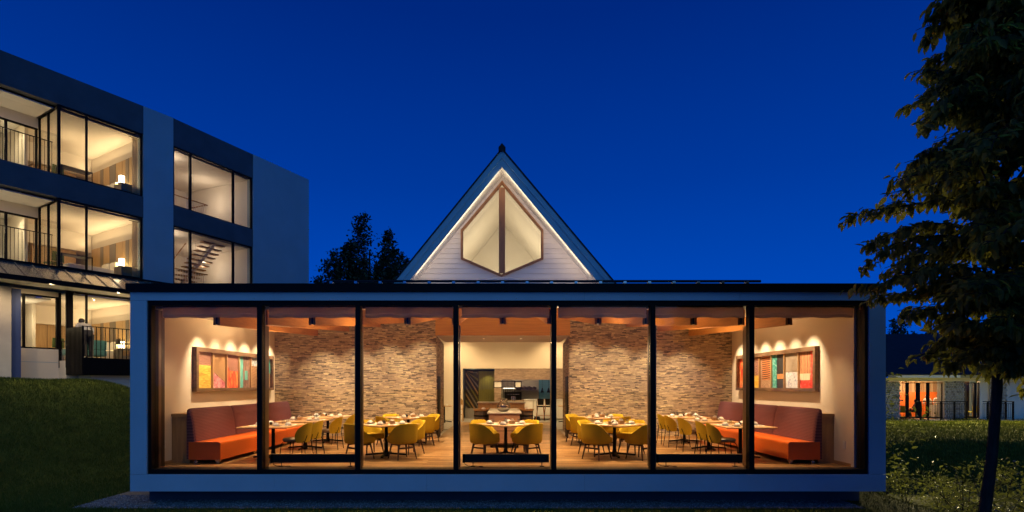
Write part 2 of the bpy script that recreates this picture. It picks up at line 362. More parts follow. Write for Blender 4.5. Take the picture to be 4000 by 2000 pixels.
# grass blades: mound on the left, strip at the very front, lawn of the restaurant
def blades(name, label, area_fn, n, hmin, hmax, wd):
    P = area_fn(n); X, Y = P[:,0], P[:,1]; Z = ground_z(X, Y)
    h = RNG.uniform(hmin, hmax, len(X)); a = RNG.uniform(0, 6.283, len(X)); ln = RNG.uniform(.1,.7,len(X))*h; b_ = RNG.uniform(0,6.283,len(X))
    dx, dy = np.cos(a)*wd/2, np.sin(a)*wd/2
    v = np.empty((len(X),3,3))
    v[:,0] = np.stack([X-dx,Y-dy,Z-.01],-1); v[:,1] = np.stack([X+dx,Y+dy,Z-.01],-1); v[:,2] = np.stack([X+np.cos(b_)*ln,Y+np.sin(b_)*ln,Z+h],-1)
    me = bpy.data.meshes.new(name); k = len(X)
    me.vertices.add(3*k); me.vertices.foreach_set('co', v.reshape(-1))
    me.loops.add(3*k); me.loops.foreach_set('vertex_index', np.arange(3*k,dtype=np.int32)); me.polygons.add(k)
    me.polygons.foreach_set('loop_start', np.arange(0,3*k,3,dtype=np.int32)); me.update(); me.validate()
    me.materials.append(blade_m); o = bpy.data.objects.new(name, me); COL.objects.link(o); return tag(o, label, 'grass', kind='stuff')
def mound_pts(n):
    X = RNG.uniform(-20,-7.05,n); Y = RNG.uniform(-.6,11.5,n)
    q = (X-JX)*.85 + (Y-JY)*(-.527); k = (q>1.45) & ~((X>-7.95)&(Y>-.2)) & (X > -(Y+10.5)*.93-1)
    return np.stack([X,Y],-1)[k]
blades('grass', 'short mown grass covering the mound below the hotel', mound_pts, 210000, .035, .085, .011)
def front_pts(n):
    X = RNG.uniform(-10,12,n); Y = np.where(X>6.6, RNG.uniform(-1.0,2.0,n), RNG.uniform(-1.0,-.22,n)); return np.stack([X,Y],-1)
blades('grass', 'thin strip of grass in front of the gravel bed', front_pts, 26000, .03, .075, .010)
def lawn_pts(n):
    X = RNG.uniform(9,38,n); Y = RNG.uniform(9.5,26.0,n); k = X > (Y+10.5)*.66
    return np.stack([X,Y],-1)[k]
blades('grass', 'bright lawn lit by the stone restaurant windows', lawn_pts, 110000, .06, .15, .03)

# gravel bed under and in front of the pavilion
mb = MB(); mb.box(-7.95, 6.6, -.2, 6.0, GZ-.2, GZ+.012)
gb = tag(mb.build('gravel_bed', gravel_m), kind='structure')
def pebbles(n):
    X = RNG.uniform(-7.95,6.6,n); Y = RNG.uniform(-.24,1.0,n) ; s = RNG.uniform(.006,.018,n)
    base = np.array([(1,0,0),(0,1,0),(-1,0,0),(0,-1,0),(0,0,.75)]); f = np.array([(0,1,4),(1,2,4),(2,3,4),(3,0,4)])
    a = RNG.uniform(0,6.28,n); c, s_ = np.cos(a), np.sin(a)
    v = np.empty((n,5,3)); v[:,:,0] = X[:,None]+s[:,None]*(base[:,0]*c[:,None]*1.3-base[:,1]*s_[:,None]); v[:,:,1] = Y[:,None]+s[:,None]*(base[:,0]*s_[:,None]*1.3+base[:,1]*c[:,None]); v[:,:,2] = GZ+.012+s[:,None]*base[:,2]
    F = (np.arange(n)[:,None,None]*5+f).reshape(-1,3)
    me = bpy.data.meshes.new('pebbles'); me.from_pydata(v.reshape(-1,3).tolist(), [], F.tolist()); me.update(); me.materials.append(pebble_m)
    o = bpy.data.objects.new('pebbles', me); COL.objects.link(o); tag(o, 'grey pebbles spread along the foot of the glass pavilion', 'gravel', kind='stuff')
pebbles(26000)

# ================================================================== GLASS PAVILION
pav = thing('glass_pavilion', 'white framed single storey glass pavilion with dark coping and seven tall panes', 'building', (0,3,GZ))
W = dict(world=True)
XL, XR, ZB, ZT = -6.995, 7.13, -.405, 3.326
OL, OR, OB, OT = -6.68, 6.817, -.085, 3.164
Y1 = .30                                            # depth of the white portal
g = .004
def panel(x0,x1,z0,z1,y0=0.0): return MB().box(x0+g/2,x1-g/2,y0,Y1,z0+g/2,z1-g/2).build('facade_panel', white_panel, pav, **W)
cuts = [XL, -4.3, -1.45, 1.5, 4.4, XR]
for a_,b_ in zip(cuts[:-1], cuts[1:]): panel(a_, b_, OT, ZT); panel(a_, b_, ZB, OB)
panel(XL, OL, OB, OT); panel(OR, XR, OB, OT)
MB().box(XL+.01,XR-.01,.02,Y1-.01,ZB+.01,OB-.01).build('joint_backing', black_metal, pav, **W)
MB().box(XL+.01,XR-.01,.02,Y1-.01,OT+.01,ZT-.01).build('joint_backing', black_metal, pav, **W)
# coping and eaves edge
MB().box(XL-.05, XR-.03, -.06, .5, ZT+.003, 3.475).build('coping', black_metal, pav, **W)
# roof: a warped sheet, level at the front and rising to a ridge at the back
rows = []
for j in range(8):
    y = .3+j*(6.35/7); f_ = j/7
    rows.append([(x, y, 3.40+.28*f_ + f_*max(0,.18*(6.9-abs(x+.03)))) for x in np.linspace(XL+.02, XR-.02, 29)])
MB().grid(rows).build('roof', white_panel, pav, **W)
# snow rail with clips
mb = MB(); mb.tube([(-3.6,.9,3.69),(5.2,.9,3.69)], .028, 6); mb.build('snow_rail', roof_dark, pav, **W)
mb0 = MB(); mb0.box(-.03,.03,-.05,.05,-.26,.0); clip = mb0.build('rail_clip', steel, pav, **W); clip.location = tuple(Vector((-3.5,.9,3.685))-pav.location)
for i in range(1,18): share('rail_clip', clip.data, pav, (-3.5+i*.495,.9,3.685), world=True)
# window frame
FY0, FY1 = .035, .165
fw = .055
for args in ((OL,OR,OT-.085,OT),(OL,OR,OB,OB+.085),(OL,OL+fw,OB+.085,OT-.085),(OR-fw,OR,OB+.085,OT-.085)):
    MB().box(args[0],args[1],FY0,FY1,args[2],args[3]).build('window_frame', black_metal, pav, **W)
MUL = [-4.588,-2.741,-.904,.938,2.794,4.651]
edges = [OL+fw]
for mx_ in MUL:
    MB().box(mx_-.052,mx_+.040,FY0+.002,FY1+.03,OB+.085,OT-.085).build('mullion', black_metal, pav, **W)
    MB().box(mx_-.028,mx_+.028,FY1+.031,FY1+.09,OB+.085,OT-.085).build('mullion_channel', bronze, pav, **W)
    edges += [mx_-.052, mx_+.040]
edges.append(OR-fw)
for i in range(7):
    MB().box(edges[2*i]+.002,edges[2*i+1]-.002,.10,.108,OB+.085,OT-.085).build('pane', glass, pav, **W)
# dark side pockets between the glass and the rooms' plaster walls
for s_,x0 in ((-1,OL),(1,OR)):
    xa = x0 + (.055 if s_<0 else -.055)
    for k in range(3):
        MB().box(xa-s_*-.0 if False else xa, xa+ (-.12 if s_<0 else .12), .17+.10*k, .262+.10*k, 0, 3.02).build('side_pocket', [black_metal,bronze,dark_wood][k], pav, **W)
# slim columns behind the mullions
for x0,x1 in ((-4.76,-4.64),(-2.895,-2.775),(-.96,-.86),(.90,1.0),(2.82,2.94),(4.70,4.82)):
    MB().box(x0,x1,.37,.58,0,2.74).build('column', bronze, pav, **W)
# shell of the room
WX0, WX1, BY = -6.78, 6.72, 6.10
MB().box(WX0-.2,WX0,.30,BY+.25,ZB,3.36).build('wall', plaster, pav, **W)
MB().box(WX1,WX1+.2,.30,BY+.25,ZB,3.36).build('wall', plaster, pav, **W)
MB().box(WX0-.2,WX1+.2,Y1+.002,BY+.2,ZB,-.022).build('floor_slab', concrete, pav, **W)
MB().box(-6.95,6.95,.5,5.8,GZ-.3,ZB-.003).build('plinth', dark_panel, pav, **W)
MB().box(OL+fw,OR-fw,FY1,Y1+.06,-.02,.002).build('sill', dark_wood, pav, **W)
# skirting
for x0,x1 in ((WX0,WX0+.012),(WX1-.012,WX1)): MB().box(x0,x1,.40,BY,0,.06).build('skirting', oak, pav, **W)
# ceiling: ruled surface between the level front and the pitched back
def ceil_z(x, y):
    f_ = min(1,max(0,(y-.15)/(5.95))); return 3.04*(1-f_)+f_*(3.15+.139*(6.75-abs(x+.03)))
rows = [[(x, y, ceil_z(x,y)) for x in np.linspace(WX0-.05,WX1+.05,27)] for y in np.linspace(Y1+.003,BY+.15,9)]
MB().grid(rows).build('ceiling', white_paint, pav, **W)
# twin beams
for k in range(-6,7):
    xb = -.03+k*.922
    for s_ in (-1,1):
        x0, x1 = xb+s_*.02, xb+s_*.064
        x0, x1 = min(x0,x1), max(x0,x1)
        pts = [(.36, ceil_z(xb,.25)-.30),(BY-.01, ceil_z(xb,BY)-.28),(BY-.01, ceil_z(xb,BY)-.004-.015*abs(s_)),(.36, ceil_z(xb,.25)-.012)]
        MB().prism_x(pts, x0, x1).build('beam', beam_wood, pav, **W)
    MB().box(xb-.019,xb+.019,.38,.50,ceil_z(xb,.25)-.28,ceil_z(xb,.25)-.02).build('beam_spacer', dark_wood, pav, **W)

# floor planks
def planks(name, parent, x0, x1, y0, y1, wd, lmin, lmax, mat, nmax, z0=-.02, z1=.0):
    part = []; y = y0
    while y < y1-1e-4:
        x = x0 - random.uniform(0,.6); ye = min(y+wd, y1)
        while x < x1:
            L = random.uniform(lmin,lmax); a_, b_ = max(x,x0), min(x+L,x1)
            if b_-a_ > .05: part.append((a_+.001,b_-.001,y+.001,ye-.001))
            x += L
        y += wd
    if nmax: base = MB().box(0,1,0,1,0,1).build(name, mat, parent); me0 = base.data; first = True
    for q in part[:nmax]:
        loc = Vector((q[0],q[2],z0)); sc = (q[1]-q[0],q[3]-q[2],z1-z0+random.uniform(-.0008,.0008))
        if first: o = base; o.location = tuple(loc); o.scale = sc; first = False
        else: o = share(name, me0, parent, loc, sc)
    rest = MB()
    for q in part[nmax:]: rest.box(q[0],q[1],q[2],q[3],z0,z1+random.uniform(-.0008,.0008))
    if rest.v: tag(rest.build(name+'_rest', mat, parent), kind='stuff')
fl = bpy.data.objects.new('timber_floor', None); COL.objects.link(fl); fl.parent = pav; fl.location = tuple(-q for q in pav.location)
planks('plank', fl, WX0, WX1, Y1+.06, BY, .10, .7, 1.9, plank_m, 300)
# brick walls
def bricks(name, parent, u0, u1, z0, z1, tf, nmax, mat=brick_m, ch=.0262, z_top=None):
    # tf(u, v_out, z) -> world ; joins recessed, single bricks a little proud
    parts = []; z = z0; row = 0
    while z < z1:
        u = u0 - random.uniform(0,.12)
        while u < u1:
            L = random.choice((.075,.10,.12,.145,.17,.21)); a_, b_ = max(u,u0), min(u+L,u1)
            if b_-a_ > .02 and (z_top is None or z+ch < z_top((a_+b_)/2)): parts.append((a_+.0012,b_-.0012,z+.0013,min(z+ch,z1)-.0013,random.choice((.012,.014,.016,.02))))
            u += L
        z += ch
    def verts(q):
        a_,b_,c_,d_,e_ = q; return [tf(a_,0,c_),tf(b_,0,c_),tf(b_,0,d_),tf(a_,0,d_),tf(a_,e_,c_),tf(b_,e_,c_),tf(b_,e_,d_),tf(a_,e_,d_)]
    FS = [(4,5,6,7),(0,1,5,4),(1,2,6,5),(2,3,7,6),(3,0,4,7)]
    if nmax:
        mid = [i for i,q in enumerate(parts) if z0+.55 < q[2] < z0+1.75]; random.shuffle(mid)
        pick = set(mid[:nmax])
    else: pick = set()
    rest = MB(); meshes = {}
    for i,q in enumerate(parts):
        if i in pick:
            key = (round(q[1]-q[0],4), q[4])
            p0 = Vector(tf(q[0],0,q[2]))
            if key not in meshes:
                o = MB().add([tuple(Vector(p)-p0) for p in verts(q)], FS).build(name, mat, parent); meshes[key] = o.data; o.location = p0
            else: share(name, meshes[key], parent, p0)
        else: rest.add(verts(q), FS)
    tag(rest.build(name+'_rest', mat, parent), kind='stuff')
def sub_empty(name, root):
    o = bpy.data.objects.new(name, None); COL.objects.link(o); o.parent = root; o.location = tuple(-q for q in root.location); return o
PXL, PXR = -2.01, 1.92
for nm,(x0,x1) in (('l',(WX0,PXL)),('r',(PXR,WX1))):
    bw = sub_empty('brick_wall', pav)
    MB().box(x0-(.1 if nm=='l' else 0),x1+(.1 if nm=='r' else 0),BY,BY+.22,-.02,4.4).build('wall_core', mortar, bw)
    bricks('brick', bw, x0, x1, .09, 3.9, lambda u,v,z: (u,BY-v,z), 300, z_top=lambda u: ceil_z(u,BY)+.0)
    MB().box(x0,x1,BY-.022,BY-.001,0,.085).build('skirting', oak, bw)
# plaster returns behind the benches at the brick wall's ends
MB().box(PXL-.02,PXR+.02,BY-.05,BY+.02,3.05,4.4).build('header_beam', header_wood, pav, **W)
MB().box(PXL-.0,PXR+.0,BY+.021,8.7,3.052,3.3).build('passage_soffit', white_paint, pav, **W)

# ================================================================== GABLED HALL BEHIND
hall = thing('gabled_hall', 'steep gabled hall with pale lap siding and a six sided wooden window', 'building', (0,12,GZ))
# piers of the passage
for s_,x0,x1 in ((-1,PXL,-2.17),(1,PXR,2.10)):
    pw = sub_empty('brick_pier', hall)
    ya, yb = BY+.005, 9.55
    xa, xb = (x0,x1)
    def tf(u,v,z,s_=s_,xa=xa,xb=xb):
        f_ = (u-ya)/(yb-ya); return (xa+(xb-xa)*f_ - s_*v, u, z)
    MB().add([(xa,ya+.22,0),(xb,yb,0),(xb+s_*.4,yb,0),(xa+s_*.4,ya+.22,0),(xa,ya+.22,3.05),(xb,yb,3.05),(xb+s_*.4,yb,3.05),(xa+s_*.4,ya+.22,3.05)],
             [(0,3,2,1),(4,5,6,7),(0,1,5,4),(1,2,6,5),(2,3,7,6),(3,0,4,7)]).build('wall_core', mortar, pw)
    bricks('brick', pw, ya, yb, .0, 3.045, tf, 0)
    MB().box(x0-s_*.03,x0+s_*.05,6.30,6.95,0,1.85).build('slot_door', black_metal, pw)
# hall floor, walls, ceiling
HX, HY0, HY1 = 5.2, 8.7, 15.5
hf = sub_empty('timber_floor', hall)
planks('plank', hf, PXL, PXR, BY, 13.6, .10, .7, 1.9, plank_m, 0)
hall_tile = sub_empty('tile_floor', hall)
tl = None
for (x0,x1,y0,y1) in ((-HX,PXL,9.6,13.6),(PXR,HX,9.6,13.6),(-HX,HX,13.6,18.0)):
    nxn, nyn = max(1,round((x1-x0)/.9)), max(1,round((y1-y0)/.45))
    for i in range(nxn):
        for j in range(nyn):
            a_, b_ = x0+(x1-x0)*i/nxn, x0+(x1-x0)*(i+1)/nxn; c_, d_ = y0+(y1-y0)*j/nyn, y0+(y1-y0)*(j+1)/nyn
            if tl is None: tl = MB().box(0,1,0,1,0,1).build('tile', tile_grey, hall_tile); o = tl
            else: o = share('tile', tl.data, hall_tile)
            o.location = (a_+.002,c_+.002,-.02); o.scale = (b_-a_-.004,d_-c_-.004,.018)
MB().box(-HX,HX,BY+.26,18.2,-.30,-.022).build('floor_slab', concrete, hall, **W)
MB().box(-HX-.2,-HX,9.0,18.2,0,4.3).build('wall', plaster, hall, **W)
MB().box(HX,HX+.2,9.0,18.2,0,4.3).build('wall', plaster, hall, **W)
for x0,x1 in ((-HX,-2.58),(2.50,HX)): MB().box(x0,x1,8.75,8.9,0,4.3).build('wall', plaster, hall, **W)
MB().box(-HX-.2,HX+.2,8.72,18.2,4.3,4.4).build('hall_ceiling', white_paint, hall, **W)
MB().box(-HX,-1.92,HY1,HY1+.15,0,4.3).build('wall', plaster, hall, **W)
MB().box(-1.92,HX,HY1,HY1+.15,2.36,4.3).build('wall', plaster, hall, **W)
# recess with dark diagonal boards and a green panel
MB().box(-2.0,HX,18.0,18.1,0,3).build('recess_wall', dark_panel, hall, **W)
MB().box(-1.95,-.46,HY1+.15,18.0,2.36,2.42).build('recess_ceiling', grey_panel, hall, **W)
MB().box(-2.02,-1.951,HY1+.15,18.0,0,2.42).build('recess_side', dark_panel, hall, **W)
sc_ = sub_empty('diagonal_screen', hall)
MB().box(-1.93,-1.27,17.4,17.45,0,2.3).build('screen_back', dark_wood, sc_)
for i in range(9):
    z0 = -.6+i*.34
    p = [(-1.92,z0+1.15),(-1.92,z0+1.02),(-1.30,z0),(-1.30,z0+.13)]
    p = [(x,min(2.29,max(.01,z))) for x,z in p]
    if max(z for _,z in p)-min(z for _,z in p) > .05: MB().prism_y(p, 17.36-.01*(i%2), 17.395).build('board', [grey_oak,green_wood,oak][i%3], sc_)
gp = sub_empty('green_panel', hall)
for i in range(6): MB().box(-1.26+i*.135,-1.13+i*.135,17.2-.006*(i%2),17.26,0,2.28).build('board', green_wood, gp)
MB().box(-1.88,-1.3,16.4,16.9,0,.46).build('low_cupboard', grey_oak, hall, **W)
# brick wall with the kitchen hatch
kz0, kz1, kx0, kx1 = .89, 1.84, -.14, 2.19
for a_ in ((-.46,kx0,0,2.36),(kx1,HX,0,2.36),(kx0,kx1,kz1,2.36),(kx0,kx1,0,kz0)):
    MB().box(a_[0],a_[1],HY1-.005,HY1+.2,a_[2],a_[3]).build('kitchen_brick_wall', far_brick, hall, **W)
MB().box(.92,2.75,HY1-.25,HY1-.02,0.06,.90).build('counter_front', white_paint, hall, **W)
MB().box(.90,2.77,HY1-.28,HY1+.2,.902,.935).build('counter_top', white_panel, hall, **W)
MB().box(-.4,1.72,17.6,17.62,.5,2.4).build('kitchen_wall', concrete, hall, **W)
MB().box(1.72,3.4,17.5,17.55,.3,2.4).build('kitchen_wall', blue_paint, hall, **W)
MB().box(.55,1.70,17.25,17.6,1.33,1.36).build('shelf', grey_oak, hall, **W)
# small dark board with pale characters over the recess
sg = thing('hanging_sign', 'small black hanging sign with pale characters above the recess', 'sign', (-1.36,16.0,2.18))
MB().box(-.11,.11,-.01,.01,-.05,.05).build('sign_board', black_metal, sg)
for i in range(4):
    x = -.08+i*.05
    m_ = MB(); m_.box(x-.014,x+.014,-.014,-.0105,.012,.020); m_.box(x-.004,x+.004,-.014,-.0105,-.03,.011); m_.box(x-.014,x+.014,-.0145,-.0105,-.012,-.006); m_.build('character', paper, sg)
# lantern frame over the kitchen counter
lf = thing('lattice_hood', 'dark framed lattice hood with paper panes over the kitchen counter', 'hood', (.0,14.6,.95))
def hx(px): return (px-1970)*25.1/FPX
def hz(py): return CAM_Z-(py-1505)*25.1/FPX-.95
for a_ in ((1928,2037,1488,1490.5),(1928,2037,1512.5,1515)): MB().box(hx(a_[0]),hx(a_[1]),-.05,.05,hz(a_[3]),hz(a_[2])).build('rail', black_metal, lf)
for p in (1929.5,1961,2011.5,2035.5): MB().box(hx(p-1.6),hx(p+1.6),-.049,.049,hz(1512.4),hz(1490.6)).build('post', black_metal, lf)
for a_ in ((1932,1959),(2014,2034)): MB().box(hx(a_[0]),hx(a_[1]),-.01,.0,hz(1512),hz(1491)).build('paper_pane', paper, lf)
for i in range(9): p = 1966+i*5.2; MB().box(hx(p),hx(p+1.5),-.02,.0,hz(1512),hz(1491)).build('slat', dark_wood, lf)
for i in range(7): p = 1966+i*7.2; MB().box(hx(p),hx(p+2.2),-.02,.0,hz(1571),hz(1516)).build('slat', black_metal, lf)
MB().box(hx(1965),hx(2010),.02,.05,hz(1518),hz(1515.6)).build('light_strip', M_emit('kitchen_strip',(1,.85,.6),6), lf)

# gable front above the pavilion roof
D0, D1 = 17.4-CAM_D, 18.18-CAM_D       # barge boards, wall
def gp_(px, py, Y): p = PX(px,py,Y); return (p[0], p[2])
ax = gp_(1961,0,D0)[0]
def tri(apex_py, base_px_l, base_px_r, base_py, Y):
    return gp_(1961,apex_py,Y), gp_(base_px_l,base_py,Y), gp_(base_px_r,base_py,Y)
def ext(apex, base, z):                 # run the slope down to height z
    k = (z-apex[1])/(base[1]-apex[1]); return (apex[0]+(base[0]-apex[0])*k, z)
ZL = 3.1
o_ap,o_l,o_r = tri(587,1547,2391,1097,D0); m_ap,m_l,m_r = tri(617,1572,2364,1097,D0); i_ap,i_l,i_r = tri(652,1598,2332,1097,D0)
for s_,(ob,mb_,ib) in ((-1,(o_l,m_l,i_l)),(1,(o_r,m_r,i_r))):
    A = [o_ap, m_ap, ext(m_ap,mb_,ZL), ext(o_ap,ob,ZL)]
    B = [m_ap, i_ap, ext(i_ap,ib,ZL), ext(m_ap,mb_,ZL)]
    def pb(P, y0, y1, nm, mt):
        P2 = P if s_ > 0 else P[::-1]
        MB().prism_y(P2, y0, y1).build(nm, mt, hall, **W)
    pb(A, D0-.03, D0+.03, 'barge_board', teal_board); pb(B, D0, D0+.03, 'barge_board', teal_board)
    # roof deck running back, and its soffit
    top = [(o_ap[0], o_ap[1]+.07), o_ap, ext(o_ap,ob,ZL), (ext(o_ap,ob,ZL)[0]+s_*.06, ZL)]
    pb(top, D0-.05, 17.5, 'roof_slope', roof_dark)
    sof = [(o_ap[0],o_ap[1]-.01), (i_ap[0],i_ap[1]), ext(i_ap,ib,ZL), ext(o_ap,ob,ZL)]
    sof = [(p[0]-s_*0, p[1]) for p in sof]
    pb(sof, D0+.032, 17.4, 'roof_soffit', white_paint)
MB().prism_y([(ax-.11,o_ap[1]-.05),(ax+.11,o_ap[1]-.05),(ax+.11,o_ap[1]+.06),(ax,o_ap[1]+.19),(ax-.11,o_ap[1]+.06)], D0-.09, 17.5).build('ridge_cap', roof_dark, hall, **W)
# hexagonal window, clockwise from the top
hexo = [gp_(*p, D1) for p in ((1961.2,708.7),(1800.5,901),(1800.5,1014.3),(1959,1082.8),(2122,1014.3),(2122,901))]
cxh = sum(p[0] for p in hexo)/6; czh = sum(p[1] for p in hexo)/6
def inset(P, d):
    n = len(P); outp = []
    for i in range(n):
        p0,p1,p2 = Vector(P[i-1]),Vector(P[i]),Vector(P[(i+1)%n])
        e1=(p1-p0).normalized(); e2=(p2-p1).normalized(); n1=Vector((-e1.y,e1.x)); n2=Vector((-e2.y,e2.x))
        c = Vector((cxh,czh))
        if (c-p1).dot(n1)<0: n1=-n1
        if (c-p1).dot(n2)<0: n2=-n2
        k = (n1+n2)/(1+n1.dot(n2)); outp.append(tuple(p1+k*d))
    return outp
hexi = inset(hexo, .05); hexj = inset(hexo, .075)
hw = sub_empty('hexagon_window', hall)
for i in range(6):
    j=(i+1)%6
    MB().prism_y([hexo[i],hexo[j],hexi[j],hexi[i]][::-1], D1-.10, D1+.02).build('window_frame', teak, hw)
    MB().prism_y([hexi[i],hexi[j],hexj[j],hexj[i]][::-1], D1-.06, D1+.02).build('inner_frame', teak, hw)
pc = gp_(1961,0,D1)[0]
MB().box(pc-.10,pc+.10,D1-.07,D1+.03,hexj[3][1]+.04,hexj[0][1]-.10).build('centre_post', teak, hw)
def hex_x(z, side):                      # x of the window outline at height z
    P = [hexo[0],hexo[1],hexo[2],hexo[3]] if side<0 else [hexo[0],hexo[5],hexo[4],hexo[3]]
    if z>=P[0][1] or z<=P[3][1]: return None
    for a_,b_ in zip(P[:-1],P[1:]):
        if a_[1]>=z>=b_[1]:
            k=(z-a_[1])/((b_[1]-a_[1]) or -1e-6); return a_[0]+(b_[0]-a_[0])*k
for s_ in (-1,1):
    P = [hexj[0],hexj[1],hexj[2],hexj[3]] if s_<0 else [hexj[0],hexj[5],hexj[4],hexj[3]]
    P = [(pc+s_*.10, P[0][1]-.10)]+P[1:3]+[(pc+s_*.10, P[3][1]+.05)]
    MB().prism_y(P if s_<0 else P[::-1], D1-.03, D1-.02).build('pane', glass, hw)
w_ap = (i_ap[0], i_ap[1]); w_l, w_r = i_l, i_r
cp = .161; z = ZL
while z < w_ap[1]-.02:
    z1_ = min(z+cp, w_ap[1]-.01)
    for s_,wb in ((-1,w_l),(1,w_r)):
        oe = lambda zz: ext(w_ap,wb,zz)[0] - s_*.0
        zs = [z]+[q for q in (hexo[1][1],hexo[2][1],hexo[3][1],hexo[0][1]) if z<q<z1_]+[z1_]; zs.sort()
        inner = []
        for zz in zs:
            xh = hex_x(min(max(zz,hexo[3][1]+1e-4),hexo[0][1]-1e-4), s_); xin = xh if hexo[3][1]<zz<hexo[0][1] else pc
            if zz<=hexo[3][1] : xin = pc
            if s_*(xin-oe(zz))>0: xin = oe(zz)
            inner.append((xin,zz))
        outer = [(oe(zz),zz) for zz in zs]
        poly = outer+inner[::-1]
        # lap: lower edge stands proud
        n_=len(poly); vf=[(x, D1-(.034-.028*((zz-z)/cp)), zz) for x,zz in poly]; vb=[(x, D1+.01, zz) for x,zz in poly]
        fs=[tuple(range(n_)),tuple(range(2*n_-1,n_-1,-1))]+[((i+1)%n_,i,n_+i,n_+(i+1)%n_) for i in range(n_)]
        if s_>0: fs=[f[::-1] for f in fs]
        MB().add(vf+vb, fs).build('siding_board', siding, hall, **W)
    z += cp
# attic room seen through the window: slopes are the roof soffits, a floor and a back wall
MB().box(-3.2,3.2,D1+.1,13.0,4.41,4.45).build('attic_floor', white_paint, hall, **W)
bt = [i_ap, ext(i_ap,i_l,4.4), ext(i_ap,i_r,4.4)]
MB().prism_y(bt, 12.9, 13.0).build('attic_wall', white_paint, hall, **W)

# ================================================================== DINING ROOM FURNITURE
# --- roman blinds, one per bay
BL=('at the yellow artwork end','second from the yellow artwork end','third from the yellow artwork end','in front of the buffet','third from the red artwork end','second from the red artwork end','at the red artwork end')
def blind(x0, x1, i):
    t_ = thing('roman_blind', 'grey brown roman blind gathered up behind the pane '+BL[i], 'blind', ((x0+x1)/2,.225,2.87), 0, 'roman blinds gathered along the window head')
    L = (x1-x0)/2; rows = []
    prof = [(.02,.20),(-.012,.19),(-.02,.13),(-.015,.075),(-.03,.06),(-.028,.03),(-.01,.0),(.02,.002),(.03,.04),(.03,.2)]
    nxs = 22
    for (py_,pz) in prof:
        rows.append([(-L+2*L*i/nxs, py_+random.uniform(-.006,.006)+ (.02 if i in (0,nxs) else 0), pz+random.uniform(-.004,.004)-(.008*math.sin(i*.9) if pz<.08 else 0)) for i in range(nxs+1)])
    MB().grid(rows).build('cloth', roman_cloth, t_, smooth=True)
    MB().box(-L+.01,L-.01,.0,.03,.2,.225).build('head_rail', dark_wood, t_)
for i in range(7): blind(edges[2*i]+(.05 if i else .10), edges[2*i+1]-(.03 if i<6 else .10), i)

# --- armchair with a wrapped mustard shell on a dark timber base (faces +y)
def shell_chair():
    t_ = thing('tub_chair', '', 'chair')
    half = [(.0,-.285,.775),(.10,-.283,.775),(.19,-.265,.772),(.25,-.215,.745),(.278,-.14,.69),(.288,-.05,.615),(.290,.05,.54),(.285,.13,.49),(.268,.205,.465)]
    path = [(-x,y,h) for x,y,h in half[::-1]]+half[1:]
    def row(sc, dz=None, off=0.0, zabs=None, k=None):
        r_=[]
        for x,y,h in path:
            n_=Vector((x,y*.9)).normalized() if (x or y) else Vector((0,-1)); xx,yy = x*sc-n_.x*off, y*sc-n_.y*off
            zz = zabs if zabs is not None else h+(dz or 0)
            if k is not None: zz = .40+(h-.40)*k
            r_.append((xx,yy,zz))
        return r_
    rows = [row(.78,zabs=.335), row(.90,zabs=.35), row(.965,zabs=.39), row(.985,k=.35), row(1.0,k=.7), row(1.02,dz=-.018), row(1.01,dz=-.002,off=.012), row(1.0,dz=-.004,off=.030), row(.99,dz=-.022,off=.042), row(.95,k=.55,off=.055), row(.93,zabs=.43,off=.065)]
    m_ = MB().grid(rows); n=len(path); k=len(rows)
    m_.f.append(tuple(i*n for i in range(k))[::-1]); m_.f.append(tuple(i*n+n-1 for i in range(k))); m_.f.append(tuple(range(n)))
    m_.build('shell', mustard, t_, smooth=True)
    pts = [(x*.80,y*.80) for x,y,h in path if y<.15]; 
    seat = [(-.235,.235),(-.24,.05)]+[(x,y) for x,y in pts if y<0]+[(.24,.05),(.235,.235)]
    m_ = MB(); sm=[(x*.94,y*.94) for x,y in seat]
    m_.prism(seat,.36,.455); m_.prism(sm,.456,.472); m_.build('seat', mustard, t_)
    for sx in (-1,1):
        for sy in (-1,1): MB().tube([(sx*.165,sy*.15,.35),(sx*.19,sy*.175,.22),(sx*.225,sy*.215,.0)], [.024,.019,.012], 6).build('leg', dark_wood, t_, smooth=True)
        MB().bar((sx*.172,-.16,.325),(sx*.172,.16,.325),.03,.05).build('apron', dark_wood, t_)
    MB().bar((-.18,.0,.325),(.18,.0,.325),.028,.045).build('apron', dark_wood, t_)
    MB().bar((-.188,-.172,.245),(.188,-.172,.245),.022,.035).build('stretcher', dark_wood, t_)
    return t_
